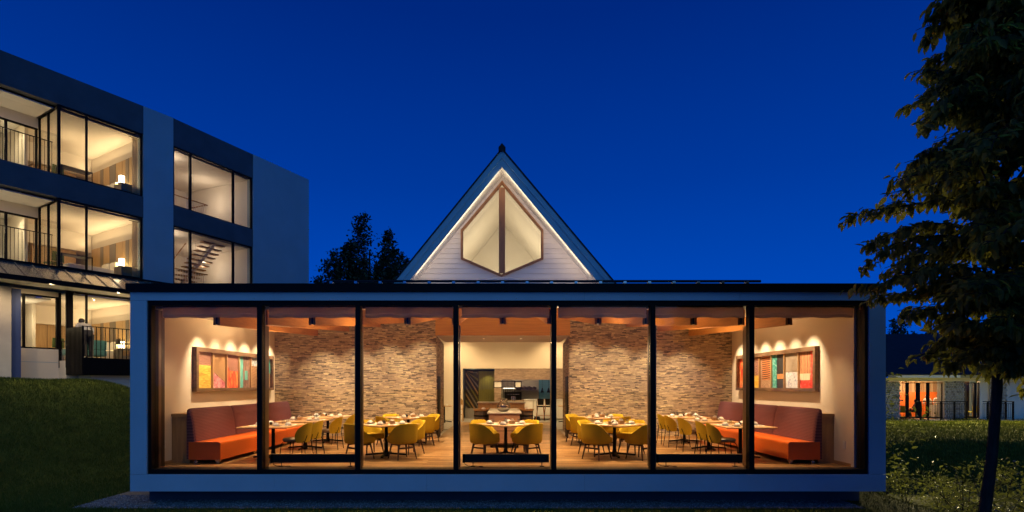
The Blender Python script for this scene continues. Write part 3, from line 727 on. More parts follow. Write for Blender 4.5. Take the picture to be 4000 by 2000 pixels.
# --- round-backed side chair on thin metal legs (faces +y)
def side_chair():
    t_ = thing('side_chair', '', 'chair')
    rows_o=[]; rows_i=[]; nj=11; ni=14
    for j in range(nj):
        jj=j/(nj-1); z=.40+.40*jj; a_=R(82)*math.sqrt(max(0.0,1-((jj-.36)/.66)**2)) if jj<.99 else R(20)
        a_=max(a_,R(26)); rad=.245+.02*jj
        ro=[];ri=[]
        for i in range(ni+1):
            ph=a_*(2*i/ni-1); edge=abs(2*i/ni-1)**6
            for lst,rr in ((ro,rad),(ri,rad-.035*(1-edge*.7))): lst.append((rr*math.sin(ph)*1.02, -.03-rr*math.cos(ph)*.92-.05*jj, z))
        rows_o.append(ro); rows_i.append(ri)
    m_=MB(); m_.grid([r_[::-1] for r_ in rows_o]); m_.grid(rows_i)
    n=ni+1; b2=nj*n
    for j in range(nj-1):
        m_.f.append((j*n+ni, b2+j*n, b2+(j+1)*n, (j+1)*n+ni)); m_.f.append((b2+j*n+ni, j*n, (j+1)*n, b2+(j+1)*n+ni))
    for base in (0,(nj-1)*n):
        for i in range(ni): m_.f.append((base+ni-i, base+ni-i-1, b2+base+i+1, b2+base+i))
    m_.build('backrest', mustard, t_, smooth=True)
    pts=[]
    for k in range(24):
        a_=2*math.pi*k/24; c_,s_=math.cos(a_),math.sin(a_); e=.62
        pts.append((.225*math.copysign(abs(c_)**e,c_), .02+.235*math.copysign(abs(s_)**e,s_)))
    m_=MB(); ins=lambda f:[(x*f,.02+(y-.02)*f) for x,y in pts]
    rows=[[(x,y,.425) for x,y in ins(.9)],[(x,y,.438) for x,y in ins(1)],[(x,y,.47) for x,y in ins(1)],[(x,y,.487) for x,y in ins(.93)],[(x,y,.492) for x,y in ins(.6)]]
    m_.grid(rows,close=True); m_.f.append(tuple(range(23,-1,-1))); m_.f.append(tuple(range(96,120))); m_.build('seat', taupe, t_, smooth=True)
    for sx in (-1,1):
        MB().tube([(sx*.175,.20,.415),(sx*.20,.235,.37),(sx*.225,.265,.0)], .0095, 6).build('leg', black_metal, t_)
        MB().tube([(sx*.125,-.285,.55),(sx*.15,-.245,.42),(sx*.205,-.285,.0)], .0095, 6).build('leg', black_metal, t_)
        MB().tube([(sx*.175,.20,.418),(sx*.15,-.245,.418)], .009, 6).build('rail', black_metal, t_)
    MB().tube([(-.175,.20,.418),(.175,.20,.418)], .009, 6).build('rail', black_metal, t_)
    return t_
# --- tables
def cross_base(t_, h, reach, rot=0.0):
    MB().lathe([(.055,.0),(.052,.10),(.04,.16),(.036,h-.06),(.05,h-.035)],12).build('pedestal', black_metal, t_, smooth=True)
    MB().box(-.2,.2,-.2,.2,h-.034,h-.026).build('mount_plate', black_metal, t_)
    for k in range(4):
        a_=rot+k*math.pi/2; c_,s_=math.cos(a_),math.sin(a_)
        m_=MB(); m_.bar((.03*c_,.03*s_,.075),(reach*c_,reach*s_,.035),.05,.035); m_.build('foot', black_metal, t_)
def diamond_table():
    t_ = thing('square_table', '', 'table'); h=.72; s_=.55; pts=[]
    for cx_,cy_,a0 in ((s_-.07,s_-.07,0),(-s_+.07,s_-.07,90),(-s_+.07,-s_+.07,180),(s_-.07,-s_+.07,270)):
        for k in range(5): a_=R(a0+k*22.5); pts.append((cx_+.07*math.cos(a_),cy_+.07*math.sin(a_)))
    low=[(x*.965,y*.965) for x,y in pts]
    MB().prism(low,h-.026,h-.012,pts).build('top_edge', table_wood, t_); MB().prism(pts,h-.0118,h).build('table_top', table_wood, t_)
    cross_base(t_, h, .46, R(45)); return t_
def bench_table():
    t_ = thing('dining_table', '', 'table'); h=.72
    MB().bbox(-.52,.52,-.6,.6,h-.028,h,.006).build('table_top', table_wood, t_)
    cross_base(t_, h, .42, 0.0); return t_

# --- crockery
def make_bowl():
    t_=thing('upturned_bowl','','bowl'); MB().lathe([(.066,0),(.069,.006),(.065,.03),(.052,.052),(.036,.061),(.034,.068),(.030,.068),(.028,.062),(.0,.062)],18).build('bowl_body', ceramic, t_, smooth=True); return t_
def make_saucer():
    t_=thing('saucer','','saucer'); MB().lathe([(.0,.0),(.045,.0),(.05,.004),(.088,.014),(.09,.017),(.05,.008),(.0,.007)],20).build('saucer_plate', ceramic, t_, smooth=True); return t_
def make_tumbler():
    t_=thing('drinking_glass','','glass'); MB().lathe([(.0,.0),(.03,.0),(.038,.03),(.039,.06),(.033,.112),(.031,.112),(.036,.06),(.035,.03),(.026,.012),(.0,.012)],14).build('glass_body', table_glass, t_, smooth=True); return t_
def make_tray():
    t_=thing('condiment_tray','','tray'); MB().bbox(-.11,.11,-.06,.06,0,.014,.004).build('tray_board', oak, t_)
    p=MB().lathe([(.03,.014),(.034,.02),(.033,.06),(.0,.062)],12,(-.06,0,0)).build('wooden_pot', table_wood, t_, smooth=True); MB().lathe([(.034,.0625),(.03,.072),(.008,.075),(.008,.085),(0,.086)],12,(-.06,0,0)).build('lid', table_wood, p, smooth=True)
    q=MB().lathe([(.028,.014),(.032,.03),(.027,.06),(.0,.062)],12,(.03,0,0)).build('soy_pot', dark_ceram, t_, smooth=True); MB().lathe([(.028,.0625),(.02,.075),(.0,.08)],12,(.03,0,0)).build('lid', dark_ceram, q, smooth=True)
    return t_
def make_box():
    t_=thing('napkin_box','','box'); MB().bbox(-.055,.055,-.055,.055,0,.075,.004).build('wooden_box', table_wood, t_)
    for a_,b_ in ((-.02,.11),(.01,.12),(.03,.105)): MB().box(a_-.004,a_+.004,-.035,.035,.0752,b_).build('napkin', paper, t_)
    return t_
def make_mat():
    t_=thing('place_mat','','place mat'); MB().box(-.16,.16,-.11,.11,0,.003).build('mat_sheet', paper, t_)
    for k,x in enumerate((-.10,-.085,.10)):
        MB().bar((x,-.08,.0055),(x,.07,.0055),.008,.004).build('cutlery', steel if k else dark_ceram, t_)
    return t_
PROTO = {}
def place(kind, maker, loc, rotz, label, group):
    if kind not in PROTO:
        o = maker(); PROTO[kind] = o; o.location = loc; o.rotation_euler = (0,0,rotz); o['label'] = label; o['group'] = group; return o
    return dup(PROTO[kind], loc, rotz, label, group)
TH = .7205
def lay(cx, cy, seats, where, tray=True, mir=1):
    for k,(sx,sy,cn) in enumerate(seats):                   # seats: directions towards the sitters
        n=Vector((sx,sy)).normalized(); tt=Vector((-n.y,n.x)); w_=cn+' of the '+where
        p=Vector((cx,cy))+n*.36
        place('mat',make_mat,(p.x,p.y,TH),math.atan2(n.y,n.x)-R(90),'paper place mat, '+w_,'place mats on the dining tables')
        p=Vector((cx,cy))+n*.30+tt*.22*mir
        rz=random.uniform(0,3)
        place('saucer',make_saucer,(p.x,p.y,TH),rz,'white saucer, '+w_,'saucers on the dining tables')
        place('bowl',make_bowl,(p.x,p.y,TH+.0085),rz,'white upturned bowl, '+w_,'upturned bowls on the dining tables')
        p=Vector((cx,cy))+n*.20-tt*.20*mir
        place('tumbler',make_tumbler,(p.x,p.y,TH),rz,'clear drinking glass, '+w_,'glasses on the dining tables')
    if tray: place('tray',make_tray,(cx-.06,cy-.04,TH),R(8)*mir,'wooden condiment tray with pots on the '+where,'condiment trays')
    place('box',make_box,(cx+.14*mir,cy-.02,TH),R(20),'wooden napkin box on the '+where,'napkin boxes')
DT = [((-2.63,2.02),'yellow artwork side glass front table'),
      ((-2.60,4.72),'yellow artwork side brick wall table'),
      ((.03,2.05),'buffet axis table'),
      ((2.45,2.00),'red artwork side glass front table'),
      ((2.50,4.68),'red artwork side brick wall table')]
for (c,w_) in DT:
    jit = random.uniform(-3,3)
    place('dtable',diamond_table,(c[0],c[1],0),R(45+jit),'square oak pedestal table turned cornerwise, the '+w_,'square oak tables turned cornerwise')
    dirs=[(-1,-1,'glass and yellow corner'),(1,-1,'glass and red corner'),(1,1,'brick and red corner'),(-1,1,'brick and yellow corner')]
    for sx,sy,cn in dirs:
        n=Vector((sx,sy)).normalized(); p=Vector(c)+n*(.64+random.uniform(-.02,.04))
        rz=math.atan2(-n.y,-n.x)-R(90)+R(random.uniform(-7,7))
        place('tub',shell_chair,(p.x,p.y,0),rz,'mustard tub chair, '+cn+' of the '+w_,'mustard tub chairs')
    lay(c[0],c[1],dirs if c[1]<3 else dirs[:3],w_)
SIDE = (('yellow artwork',-1,((-4.975,1.60),(-4.93,3.42),(-4.90,5.10)),((-4.33,1.22),(-4.33,1.92),(-4.34,3.45),(-4.36,4.72))),
        ('red artwork',1,((5.06,1.55),(5.02,3.30),(4.98,5.05)),((4.50,1.12),(4.50,1.78),(4.50,3.05),(4.47,4.05),(4.47,4.72))))
near = ('glass end','middle','brick end')
for where,s_,tabs,chs in SIDE:
    for k,(x,y) in enumerate(tabs):
        w_=near[k]+' bench table under the '+where
        place('btable',bench_table,(x,y,0),R(0 if s_<0 else 180),'oak '+w_,'oak tables along the banquettes')
        st_=((s_,-.35,'near bench side'),(s_,.45,'far bench side'),(-s_,-.4,'near chair side'),(-s_,.4,'far chair side')) if k!=1 else ((s_,-.3,'bench side'),(-s_,.2,'far chair side'),(-s_,-.35,'near chair side'))
        lay(x,y,st_,w_,tray=(k!=1),mir=s_)
    for q,(x,y) in enumerate(chs):
        k=0 if y<2.3 else (1 if y<3.9 else 2)
        cn=('first from the glass','second from the glass','third from the glass','fourth from the glass','fifth from the glass')[q]
        place('side',side_chair,(x,y,0),(R(90) if s_<0 else R(-90))+R(random.uniform(-6,6)),'mustard round backed side chair facing the '+where+' bench, '+cn,'mustard side chairs')
# --- banquettes
def banquette(s_, yc, L, label):
    t_=thing('banquette', label, 'bench', (s_*5.70+(-.0 if s_<0 else .0),yc,0), 0, 'orange and purple banquette modules')
    h=L/2-.004; X=lambda a_: s_*a_            # a_ = distance from the front edge towards the wall
    # seat block, soft top edge
    prof=[(.0,.085),(.0,.40),(.012,.428),(.04,.44),(.64,.44),(.64,.085)]
    rows=[[(X(a_),y,z) for a_,z in prof] for y in (-h,-h+.004,h-.004,h)]
    m_=MB().grid(rows,close=True); n=len(prof); m_.f.append(tuple(range(n))); m_.f.append(tuple(range(4*n-1,3*n-1,-1))); m_.build('seat', orange_lth, t_)
    prof=[(.50,.442),(.515,.60),(.535,.78),(.565,.95),(.60,1.07),(.62,1.105),(.645,1.115),(.675,1.10),(.68,1.06),(.68,.10),(.642,.10),(.642,.442)]
    rows=[]
    for y,e in ((-h,.03),(-h+.03,.006),(-h+.07,0),(0,0),(h-.07,0),(h-.03,.006),(h,.03)):
        rows.append([(X(a_+(e if a_<.63 else 0)),y,z-(e if z>1.0 else 0)) for a_,z in prof])
    m_=MB().grid(rows,close=True); n=len(prof); m_.f.append(tuple(range(n))); m_.f.append(tuple(range(7*n-1,6*n-1,-1))); m_.build('backrest', purple_m, t_)
    for y in (-h+.06,h-.06):
        m_=MB(); a0,a1=.03,.12
        m_.add([(X(a0+.03),y-.02,0),(X(a1-.03),y-.02,0),(X(a1-.03),y+.02,0),(X(a0+.03),y+.02,0),(X(a0),y-.045,.085),(X(a1),y-.045,.085),(X(a1),y+.045,.085),(X(a0),y+.045,.085)],
               [(0,3,2,1),(4,5,6,7),(0,1,5,4),(1,2,6,5),(2,3,7,6),(3,0,4,7)]); m_.build('leg', oak_light, t_)
        m_=MB(); m_.tube([(X(.52),y-.015,.034),(X(.52),y+.015,.034)],.034,14); m_.build('caster', steel, t_); 
    return t_
bl=('next to the glass','in the middle of the row','next to the brick wall')
for s_,wh in ((-1,'under the yellow artwork'),(1,'under the red artwork')):
    for k in range(3): banquette(s_, .78+1.733*(k+.5), 1.733, 'orange banquette with purple back '+bl[k]+' '+wh)
    x0,x1=(WX0+.004,-6.40) if s_<0 else (6.40,WX1-.004)
    lg=thing('service_ledge','oak clad ledge behind the banquettes '+wh,'ledge',((x0+x1)/2,3.5,0))
    MB().box((x0-x1)/2,(x1-x0)/2,-2.55,2.55,0,.94).build('panel', oak, lg); MB().box((x0-x1)/2,(x1-x0)/2,-2.57,2.57,.943,1.0).build('ledge_top', oak, lg)
# --- low heaters standing along the glass
def heater(xc, label):
    t_=thing('floor_heater', label, 'heater', (xc,.45,0))
    L=.84
    MB().box(-L,L,-.025,.03,.078,.232).build('casing', heater_m, t_)
    m_=MB()
    for i in range(70):
        x=-L+.07+i*(2*L-.09)/70; m_.box(x,x+.009,-.036,-.0255,.088,.222)
    tag(m_.build('fins', heater_m, t_), kind='stuff')
    MB().box(-L-.002,-L+.045,-.038,.032,.074,.236).build('end_cap', black_metal, t_); MB().box(-L-.01,L+.002,-.03,.034,.2365,.242).build('top_rail', bronze, t_)
    for x in (-L+.20,L-.14):
        MB().tube([(x,0,.078),(x,0,.006)],.012,8).build('foot', steel, t_); MB().box(x-.04,x+.04,-.05,.05,0,.007).build('foot_plate', black_metal, t_)
    MB().tube([(-L+.03,0,.08),(-L+.05,-.02,.04),(-L+.12,-.04,.012),(-L+.25,-.05,.018),(-L+.33,-.06,.01)],.006,6).build('cable', black_metal, t_)
    MB().lathe([(.04,0),(.042,.012),(.03,.022),(0,.024)],12,(-L+.36,-.06,0)).build('floor_socket', bronze, t_)
heater(-3.70,'long low black heater behind the glass on the yellow artwork side'); heater(.03,'long low black heater in front of the buffet table'); heater(3.79,'long low black heater behind the glass on the red artwork side')
# --- wall prints
ART=[ # left wall: (material pieces as fraction boxes y0,y1,z0,z1)
 M_grain('print_dark_grain',(.10,.035,.025),(.42,.22,.16),9,9,.2), M_splash('print_gold',[(.3,(.25,.10,.01)),(.5,(.70,.42,.05)),(.7,(.85,.66,.18))],5,(1,.5,3)),
 M_grain('print_slant_grain',(.06,.02,.012),(.62,.36,.15),7,5,R(45)), M_splash('print_pink',[(.35,(.35,.03,.06)),(.5,(.70,.25,.28)),(.7,(.88,.72,.72))],6),
 M_grain('print_brown_grain',(.12,.04,.03),(.40,.20,.14),11,8,R(20)), M_splash('print_flame',[(.33,(.03,.02,.02)),(.45,(.65,.04,.02)),(.56,(.80,.22,.05)),(.7,(.85,.60,.30))],4,(1,2,.7)),
 M_splash('print_teal',[(.35,(.02,.22,.20)),(.6,(.15,.50,.46)),(.75,(.75,.88,.86))],5,(1,4,.5)), M_splash('print_rotten_wood',[(.38,(.05,.03,.025)),(.55,(.30,.17,.12)),(.7,(.55,.40,.28))],9,(1,2.5,.4)),
 M_splash('print_blue_white',[(.35,(.05,.08,.12)),(.5,(.45,.52,.58)),(.65,(.80,.84,.86))],10), M_grain('print_tan_grain',(.16,.07,.03),(.45,.26,.12),8,4,.1),
 M_grain('print_scorched',(.03,.012,.008),(.55,.20,.07),6,1.5,.05), M_splash('print_bark',[(.35,(.12,.05,.035)),(.6,(.50,.32,.20)),(.75,(.72,.56,.38))],16),
 M_splash('print_turquoise',[(.35,(.02,.06,.06)),(.5,(.03,.32,.27)),(.65,(.55,.68,.62))],8,(1,2,1)), M('print_charcoal',(.028,.028,.030),.6,var=.25,scale=6), M('print_ember',(.55,.25,.09),.6,var=.2,scale=5),
 M_rings('print_rings',(.10,.075,.055),(.55,.44,.32),0,0), M_splash('print_white_blue',[(.36,(.12,.12,.30)),(.48,(.70,.72,.76)),(.7,(.88,.88,.88))],11),
 M_grain('print_red_grain',(.18,.045,.02),(.62,.32,.16),5,3,R(90)), M_splash('print_red',[(.35,(.45,.02,.015)),(.55,(.72,.06,.035)),(.7,(.85,.50,.42))],9), M('print_pale_wood',(.66,.52,.36),.6,var=.2,scale=6,stretch=(1,4,.5))]
frame_wood = M('weathered_frame_wood', (.14,.075,.035), .7, var=.4, scale=5, stretch=(3,.5,3), bump=.3, bscale=25)
def artwork(s_, label, y0, y1, panels):
    xw = WX0 if s_<0 else WX1
    z0,z1 = 1.44,2.42
    t_=thing('framed_artwork', label, 'artwork', (xw,(y0+y1)/2,(z0+z1)/2))
    hy,hz_=(y1-y0)/2,(z1-z0)/2; D=lambda d_: -s_*d_       # out of the wall
    def bx(m_,d0,d1,a_,b_,c_,e_): return m_.box(min(D(d0),D(d1)),max(D(d0),D(d1)),a_,b_,c_,e_)
    f_=.095
    for a_ in ((-hy,hy,hz_-f_,hz_),(-hy,hy,-hz_,-hz_+f_*.8),(-hy,-hy+f_,-hz_+f_*.8,hz_-f_),(hy-f_,hy,-hz_+f_*.8,hz_-f_)): bx(MB(),.0,.10,*a_).build('frame_rail', frame_wood, t_)
    bx(MB(),.002,.02,-hy+f_,hy-f_,-hz_+f_*.8,hz_-f_).build('backing', dark_wood, t_)
    n=len(panels); wi=(2*hy-2*f_)/n; zi0,zi1=-hz_+f_*.8,hz_-f_
    for k,pcs in enumerate(panels):
        ya=-hy+f_+k*wi
        if k: bx(MB(),.02,.075,ya-.014,ya+.014,zi0,zi1).build('divider', oak, t_)
        for q,(m_i,fy0,fy1,fz0,fz1) in enumerate(pcs):
            if isinstance(fy0,(list,tuple)):
                pts=[(ya+.014+(wi-.028)*a_, zi0+(zi1-zi0)*b_) for a_,b_ in fy0]
                pts=pts if s_>0 else pts
                MB().prism_x(pts, D(.025+.004*q), D(.03+.004*q)).build('print', ART[m_i], t_)
            else: bx(MB(),.022,.027+.004*q,ya+.014+(wi-.028)*fy0,ya+.014+(wi-.028)*fy1,zi0+(zi1-zi0)*fz0,zi0+(zi1-zi0)*fz1).build('print', ART[m_i], t_)
artwork(-1,'yellow artwork, a long wooden frame of prints with a gold and a pink panel',1.70,5.80,[
 [(1,0,1,0,.64),(0,0,1,.64,1)], [(3,0,1,0,1),(2,[(0,.5),(1,.17),(1,1),(0,1)],0,0,0)], [(5,0,1,0,1),(4,0,1,.62,1),(4,.25,1,.52,.63)],
 [(6,0,.42,0,1),(7,.42,1,0,1),(6,.55,.8,.25,.55)], [(9,0,1,0,.72),(8,0,1,.72,1)], [(2,0,1,0,.5),(6,0,1,.5,1)]])
artwork(1,'red artwork, a long wooden frame of prints with tree rings and a red panel',1.48,5.58,[   # from the glass inwards
 [(18,0,1,0,1),(17,.32,1,.22,1),(19,.32,1,.22,.40)], [(16,0,1,0,1),(15,.0,1,.46,1)], [(13,0,1,0,1),(14,0,.62,.27,.42),(12,.64,1,0,1)], [(11,0,1,0,1),(10,0,.86,.25,1)], [(1,0,1,0,.4),(0,0,1,.4,1)], [(5,0,1,0,1)]])
# wall sockets
for s_,y in ((-1,.70),(1,.60)):
    sk=thing('wall_socket','white wall socket on the plaster beside the '+('banquette under the yellow artwork' if s_<0 else 'banquette under the red artwork'),'socket',((WX0+.001) if s_<0 else (WX1-.001),y,.40))
    MB().box(0,-s_*.008,-.04,.04,-.08,.08).build('plate', paper, sk); MB().box(-s_*.0082,-s_*.012,-.02,.02,-.05,.05).build('switch', ceramic, sk)
# --- buffet and hall things
bf=thing('buffet_island','long buffet island with grey stone top behind the middle table','buffet',(0,4.8,0))
MB().box(-.40,.40,-1.15,1.15,.10,.86).build('cabinet', leather_brn, bf); MB().box(-.385,.385,-1.162,-1.1505,.44,.85).build('front_panel', island_m, bf); MB().box(-.385,.385,-1.162,-1.1505,.12,.42).build('front_panel', island_m, bf)
MB().bbox(-.43,.43,-1.2,1.2,.862,.90,.005).build('stone_top', pale_stone, bf)
for x in (-.33,.33):
    for y in (-1.0,1.0): MB().box(x-.03,x+.03,y-.03,y+.03,0,.10).build('leg', black_metal, bf)
bf['label']='long buffet island with grey stone top in the passage'
b2_=thing('serving_counter','wide oak serving counter with stone top deeper in the passage','counter',(-.1,9.2,0))
MB().box(-.80,.80,-.35,.35,0,.96).build('cabinet', oak, b2_); MB().bbox(-.84,.84,-.4,.4,.962,1.0,.005).build('stone_top', pale_stone, b2_)
for s_ in (-1,1):
    dr=thing('leather_drum','dark leather drum with a copper handle and tray '+('below the green panel' if s_<0 else 'below the kitchen counter'),'drum',(s_*.62-.02,5.4,0))
    MB().lathe([(.20,0),(.215,.02),(.215,.84),(.20,.86),(0,.86)],18).build('drum_body', leather_brn, dr, smooth=True)
    MB().lathe([(.218,.70),(.222,.71),(.222,.735),(.218,.745)],18).build('band', black_metal, dr)
    tr=MB().lathe([(0,.862),(.22,.862),(.24,.875),(.245,.91),(.23,.91),(.22,.885),(0,.885)],18).build('tray', oak, dr, smooth=True)
    MB().bar((-.07,-.225,.60),(.07,-.225,.60),.03,.025).build('handle', copper, dr)
    for x in (-.075,.075): MB().box(x-.018,x+.018,-.24,-.205,.575,.625).build('handle_mount', copper, dr)
    place('bowl',make_bowl,(s_*.62-.02+.05,5.36,.886),0,'white upturned bowl on the leather drum '+('below the green panel' if s_<0 else 'below the kitchen counter'),'upturned bowls on the drums')
vz=thing('glass_vase','large round glass vase with a flared neck on the buffet island','vase',(-.02,3.98,.9005))
MB().lathe([(.0,.0),(.10,.0),(.155,.05),(.178,.12),(.17,.18),(.125,.235),(.095,.265),(.09,.30),(.115,.335),(.112,.335),(.086,.30),(.09,.265),(.12,.235),(.165,.18),(.173,.12),(.15,.055),(.095,.006),(0,.006)],24).build('vase_body', vase_glass, vz, smooth=True)
MB().lathe([(0,.008),(.095,.008),(.148,.055),(.165,.09),(0,.09)],24).build('filling', ceramic, vz, smooth=True)
# far side tables, high chair, stools, broom, lamps, pots
for s_,x in ((-1,-2.55),(1,2.62)):
    st=thing('side_table','small far table with one bowl beside the '+('plaster wall' if s_<0 else 'kitchen counter'),'table',(x,13.3,0))
    MB().bbox(-.35,.35,-.35,.35,.69,.72,.006).build('table_top', table_wood, st); cross_base(st,.72,.32)
    place('bowl',make_bowl,(x+(.12 if s_<0 else -.12),13.2,.7205),0,'white upturned bowl on the far side table beside the '+('plaster wall' if s_<0 else 'kitchen counter'),'upturned bowls on far side tables')
hc=thing('high_chair','tall wooden child high chair beside the recess','high chair',(-2.02,14.2,0))
for x in (-.2,.2):
    MB().bar((x,-.22,0),(x,.1,.92),.03,.05).build('side_rail', oak, hc); MB().bar((x,.24,0),(x,-.02,.55),.03,.04).build('leg', oak, hc)
MB().prism_y([(-.2,.72),(.2,.72),(.2,.92),(.1,1.0),(-.1,1.0),(-.2,.92)],.1,.125).build('backrest', oak, hc); MB().box(-.2,.2,-.15,.15,.52,.545).build('seat', oak, hc); MB().box(-.2,.2,-.2,.05,.28,.305).build('footrest', oak, hc)
for k,x in enumerate((1.62,1.96)):
    bs=thing('bar_stool','black and copper bar stool in front of the kitchen counter','stool',(x,14.7,0),0,'bar stools at the kitchen counter')
    MB().bbox(-.17,.17,-.16,.16,.60,.66,.015).build('seat', black_metal, bs); MB().prism_y([(-.12,.70),(.12,.70),(.16,.98),(-.16,.98)],-.17,-.15).build('backrest', black_metal, bs)
    for sx in (-1,1):
        MB().tube([(sx*.14,-.16,.98),(sx*.12,-.15,.62)],.014,6).build('back_post', copper, bs)
        for sy in (-1,1): m_=MB(); m_.tube([(sx*.13,sy*.13,.60),(sx*.19,sy*.19,0)],[.016,.010],6); m_.build('leg', copper if sy>0 else black_metal, bs)
    MB().bar((-.165,.165,.22),(.165,.165,.22),.02,.02).build('footrest', copper, bs)
br=thing('dustpan','black long handled dustpan leaning on the kitchen counter','dustpan',(1.48,15.0,0))
MB().tube([(0,0,.12),(-.01,.12,.88)],.010,6).build('handle', black_metal, br); MB().add([(-.16,-.12,0),(.16,-.12,0),(.16,.08,0),(-.16,.08,0),(-.13,.08,.17),(.13,.08,.17)],[(0,3,2,1),(3,4,5,2),(0,4,3),(1,2,5),(0,1,5,4)]).build('pan', black_metal, br)
bm=thing('broom','long broom leaning on the kitchen counter','broom',(1.30,15.02,0))
MB().tube([(0,0,.25),(.02,.12,.95)],.011,6).build('handle', steel, bm); MB().prism_y([(-.03,.30),(.03,.30),(.07,.0),(-.07,.0)],-.03,.03).build('bristles', paper, bm)
for k,x in enumerate((1.83,2.13)):
    pl=thing('pendant_lamp','small black conical pendant lamp before the blue kitchen wall','lamp',(x,16.6,1.23),0,'pendant lamps in the kitchen')
    MB().lathe([(.085,0),(.08,.02),(.035,.17),(.03,.21),(.012,.23),(0,.235)],12).build('lamp_shade', black_metal, pl, smooth=True); MB().tube([(0,0,.23),(0,0,1.15)],.006,5).build('cord', black_metal, pl)
for k,(x,r_,h_) in enumerate(((.72,.13,.14),(.98,.16,.17),(1.24,.14,.18),(1.48,.12,.16))):
    pt=thing('kitchen_pot','round brown lidded pot on the kitchen shelf','pot',(x,17.4,1.361),0,'pots on the kitchen shelf'); pt['label']='round brown lidded pot on the kitchen shelf'
    MB().lathe([(r_*.9,0),(r_,.03),(r_,h_*.7),(r_*.95,h_*.75),(.03,h_*.95),(.02,h_),(0,h_)],14).build('pot_body', leather_brn, pt, smooth=True)
ov=thing('kitchen_oven','black kitchen oven behind the lattice hood','oven',(.42,17.2,.5)); MB().box(-.42,.42,-.3,.3,0,.75).build('oven_body', black_metal, ov); MB().box(-.1,.12,-.312,-.3005,.35,.55).build('oven_window', steel, ov); MB().bar((-.3,-.34,.64),(.3,-.34,.64),.02,.02).build('handle', steel, ov)

# ================================================================== HOTEL ON THE LEFT
hot = thing('hotel_building', 'three storey hotel with dark bands and lit full height room windows', 'building', (-15,14,1.5))
def HA(): return MB(FA)
def HB(): return MB(FB)
ZR, UE = 12.41, 9.5
L3, L2, L1 = (8.89,11.33), (5.69,8.09), (2.49,4.90)
HA().box(1.132,UE,-.3,0,11.33,ZR).build('parapet', dark_panel, hot, **W)
HA().box(1.132,UE,-.3,0,8.09,8.89).build('floor_band', dark_panel, hot, **W)
HA().box(1.132,UE,-.3,-.02,4.92,5.69).build('floor_band', dark_panel, hot, **W)
HA().box(.0,1.13,-.4,.0,.2,ZR).build('pier', grey_panel, hot, **W)
HB().box(.002,3.95,0.02,.3,11.30,ZR).build('parapet', dark_panel, hot, **W)
HB().box(.002,3.95,0.02,.3,8.07,8.89).build('floor_band', dark_panel, hot, **W)
HB().box(.002,3.95,0.02,.3,1.0,5.69).build('floor_band', dark_panel, hot, **W)
HB().box(3.952,7.52,0.0,.4,.2,ZR).build('wall', grey_panel, hot, **W)
HA().box(-.2,UE,-6.3,-.31,12.0,12.2).build('roof', roof_dark, hot, **W)
HB().box(.2,7.4,.41,7,12.0,12.2).build('roof', roof_dark, hot, **W)
HB().box(7.2,7.515,.405,9,.2,12.3).build('wall', grey_panel, hot, **W)
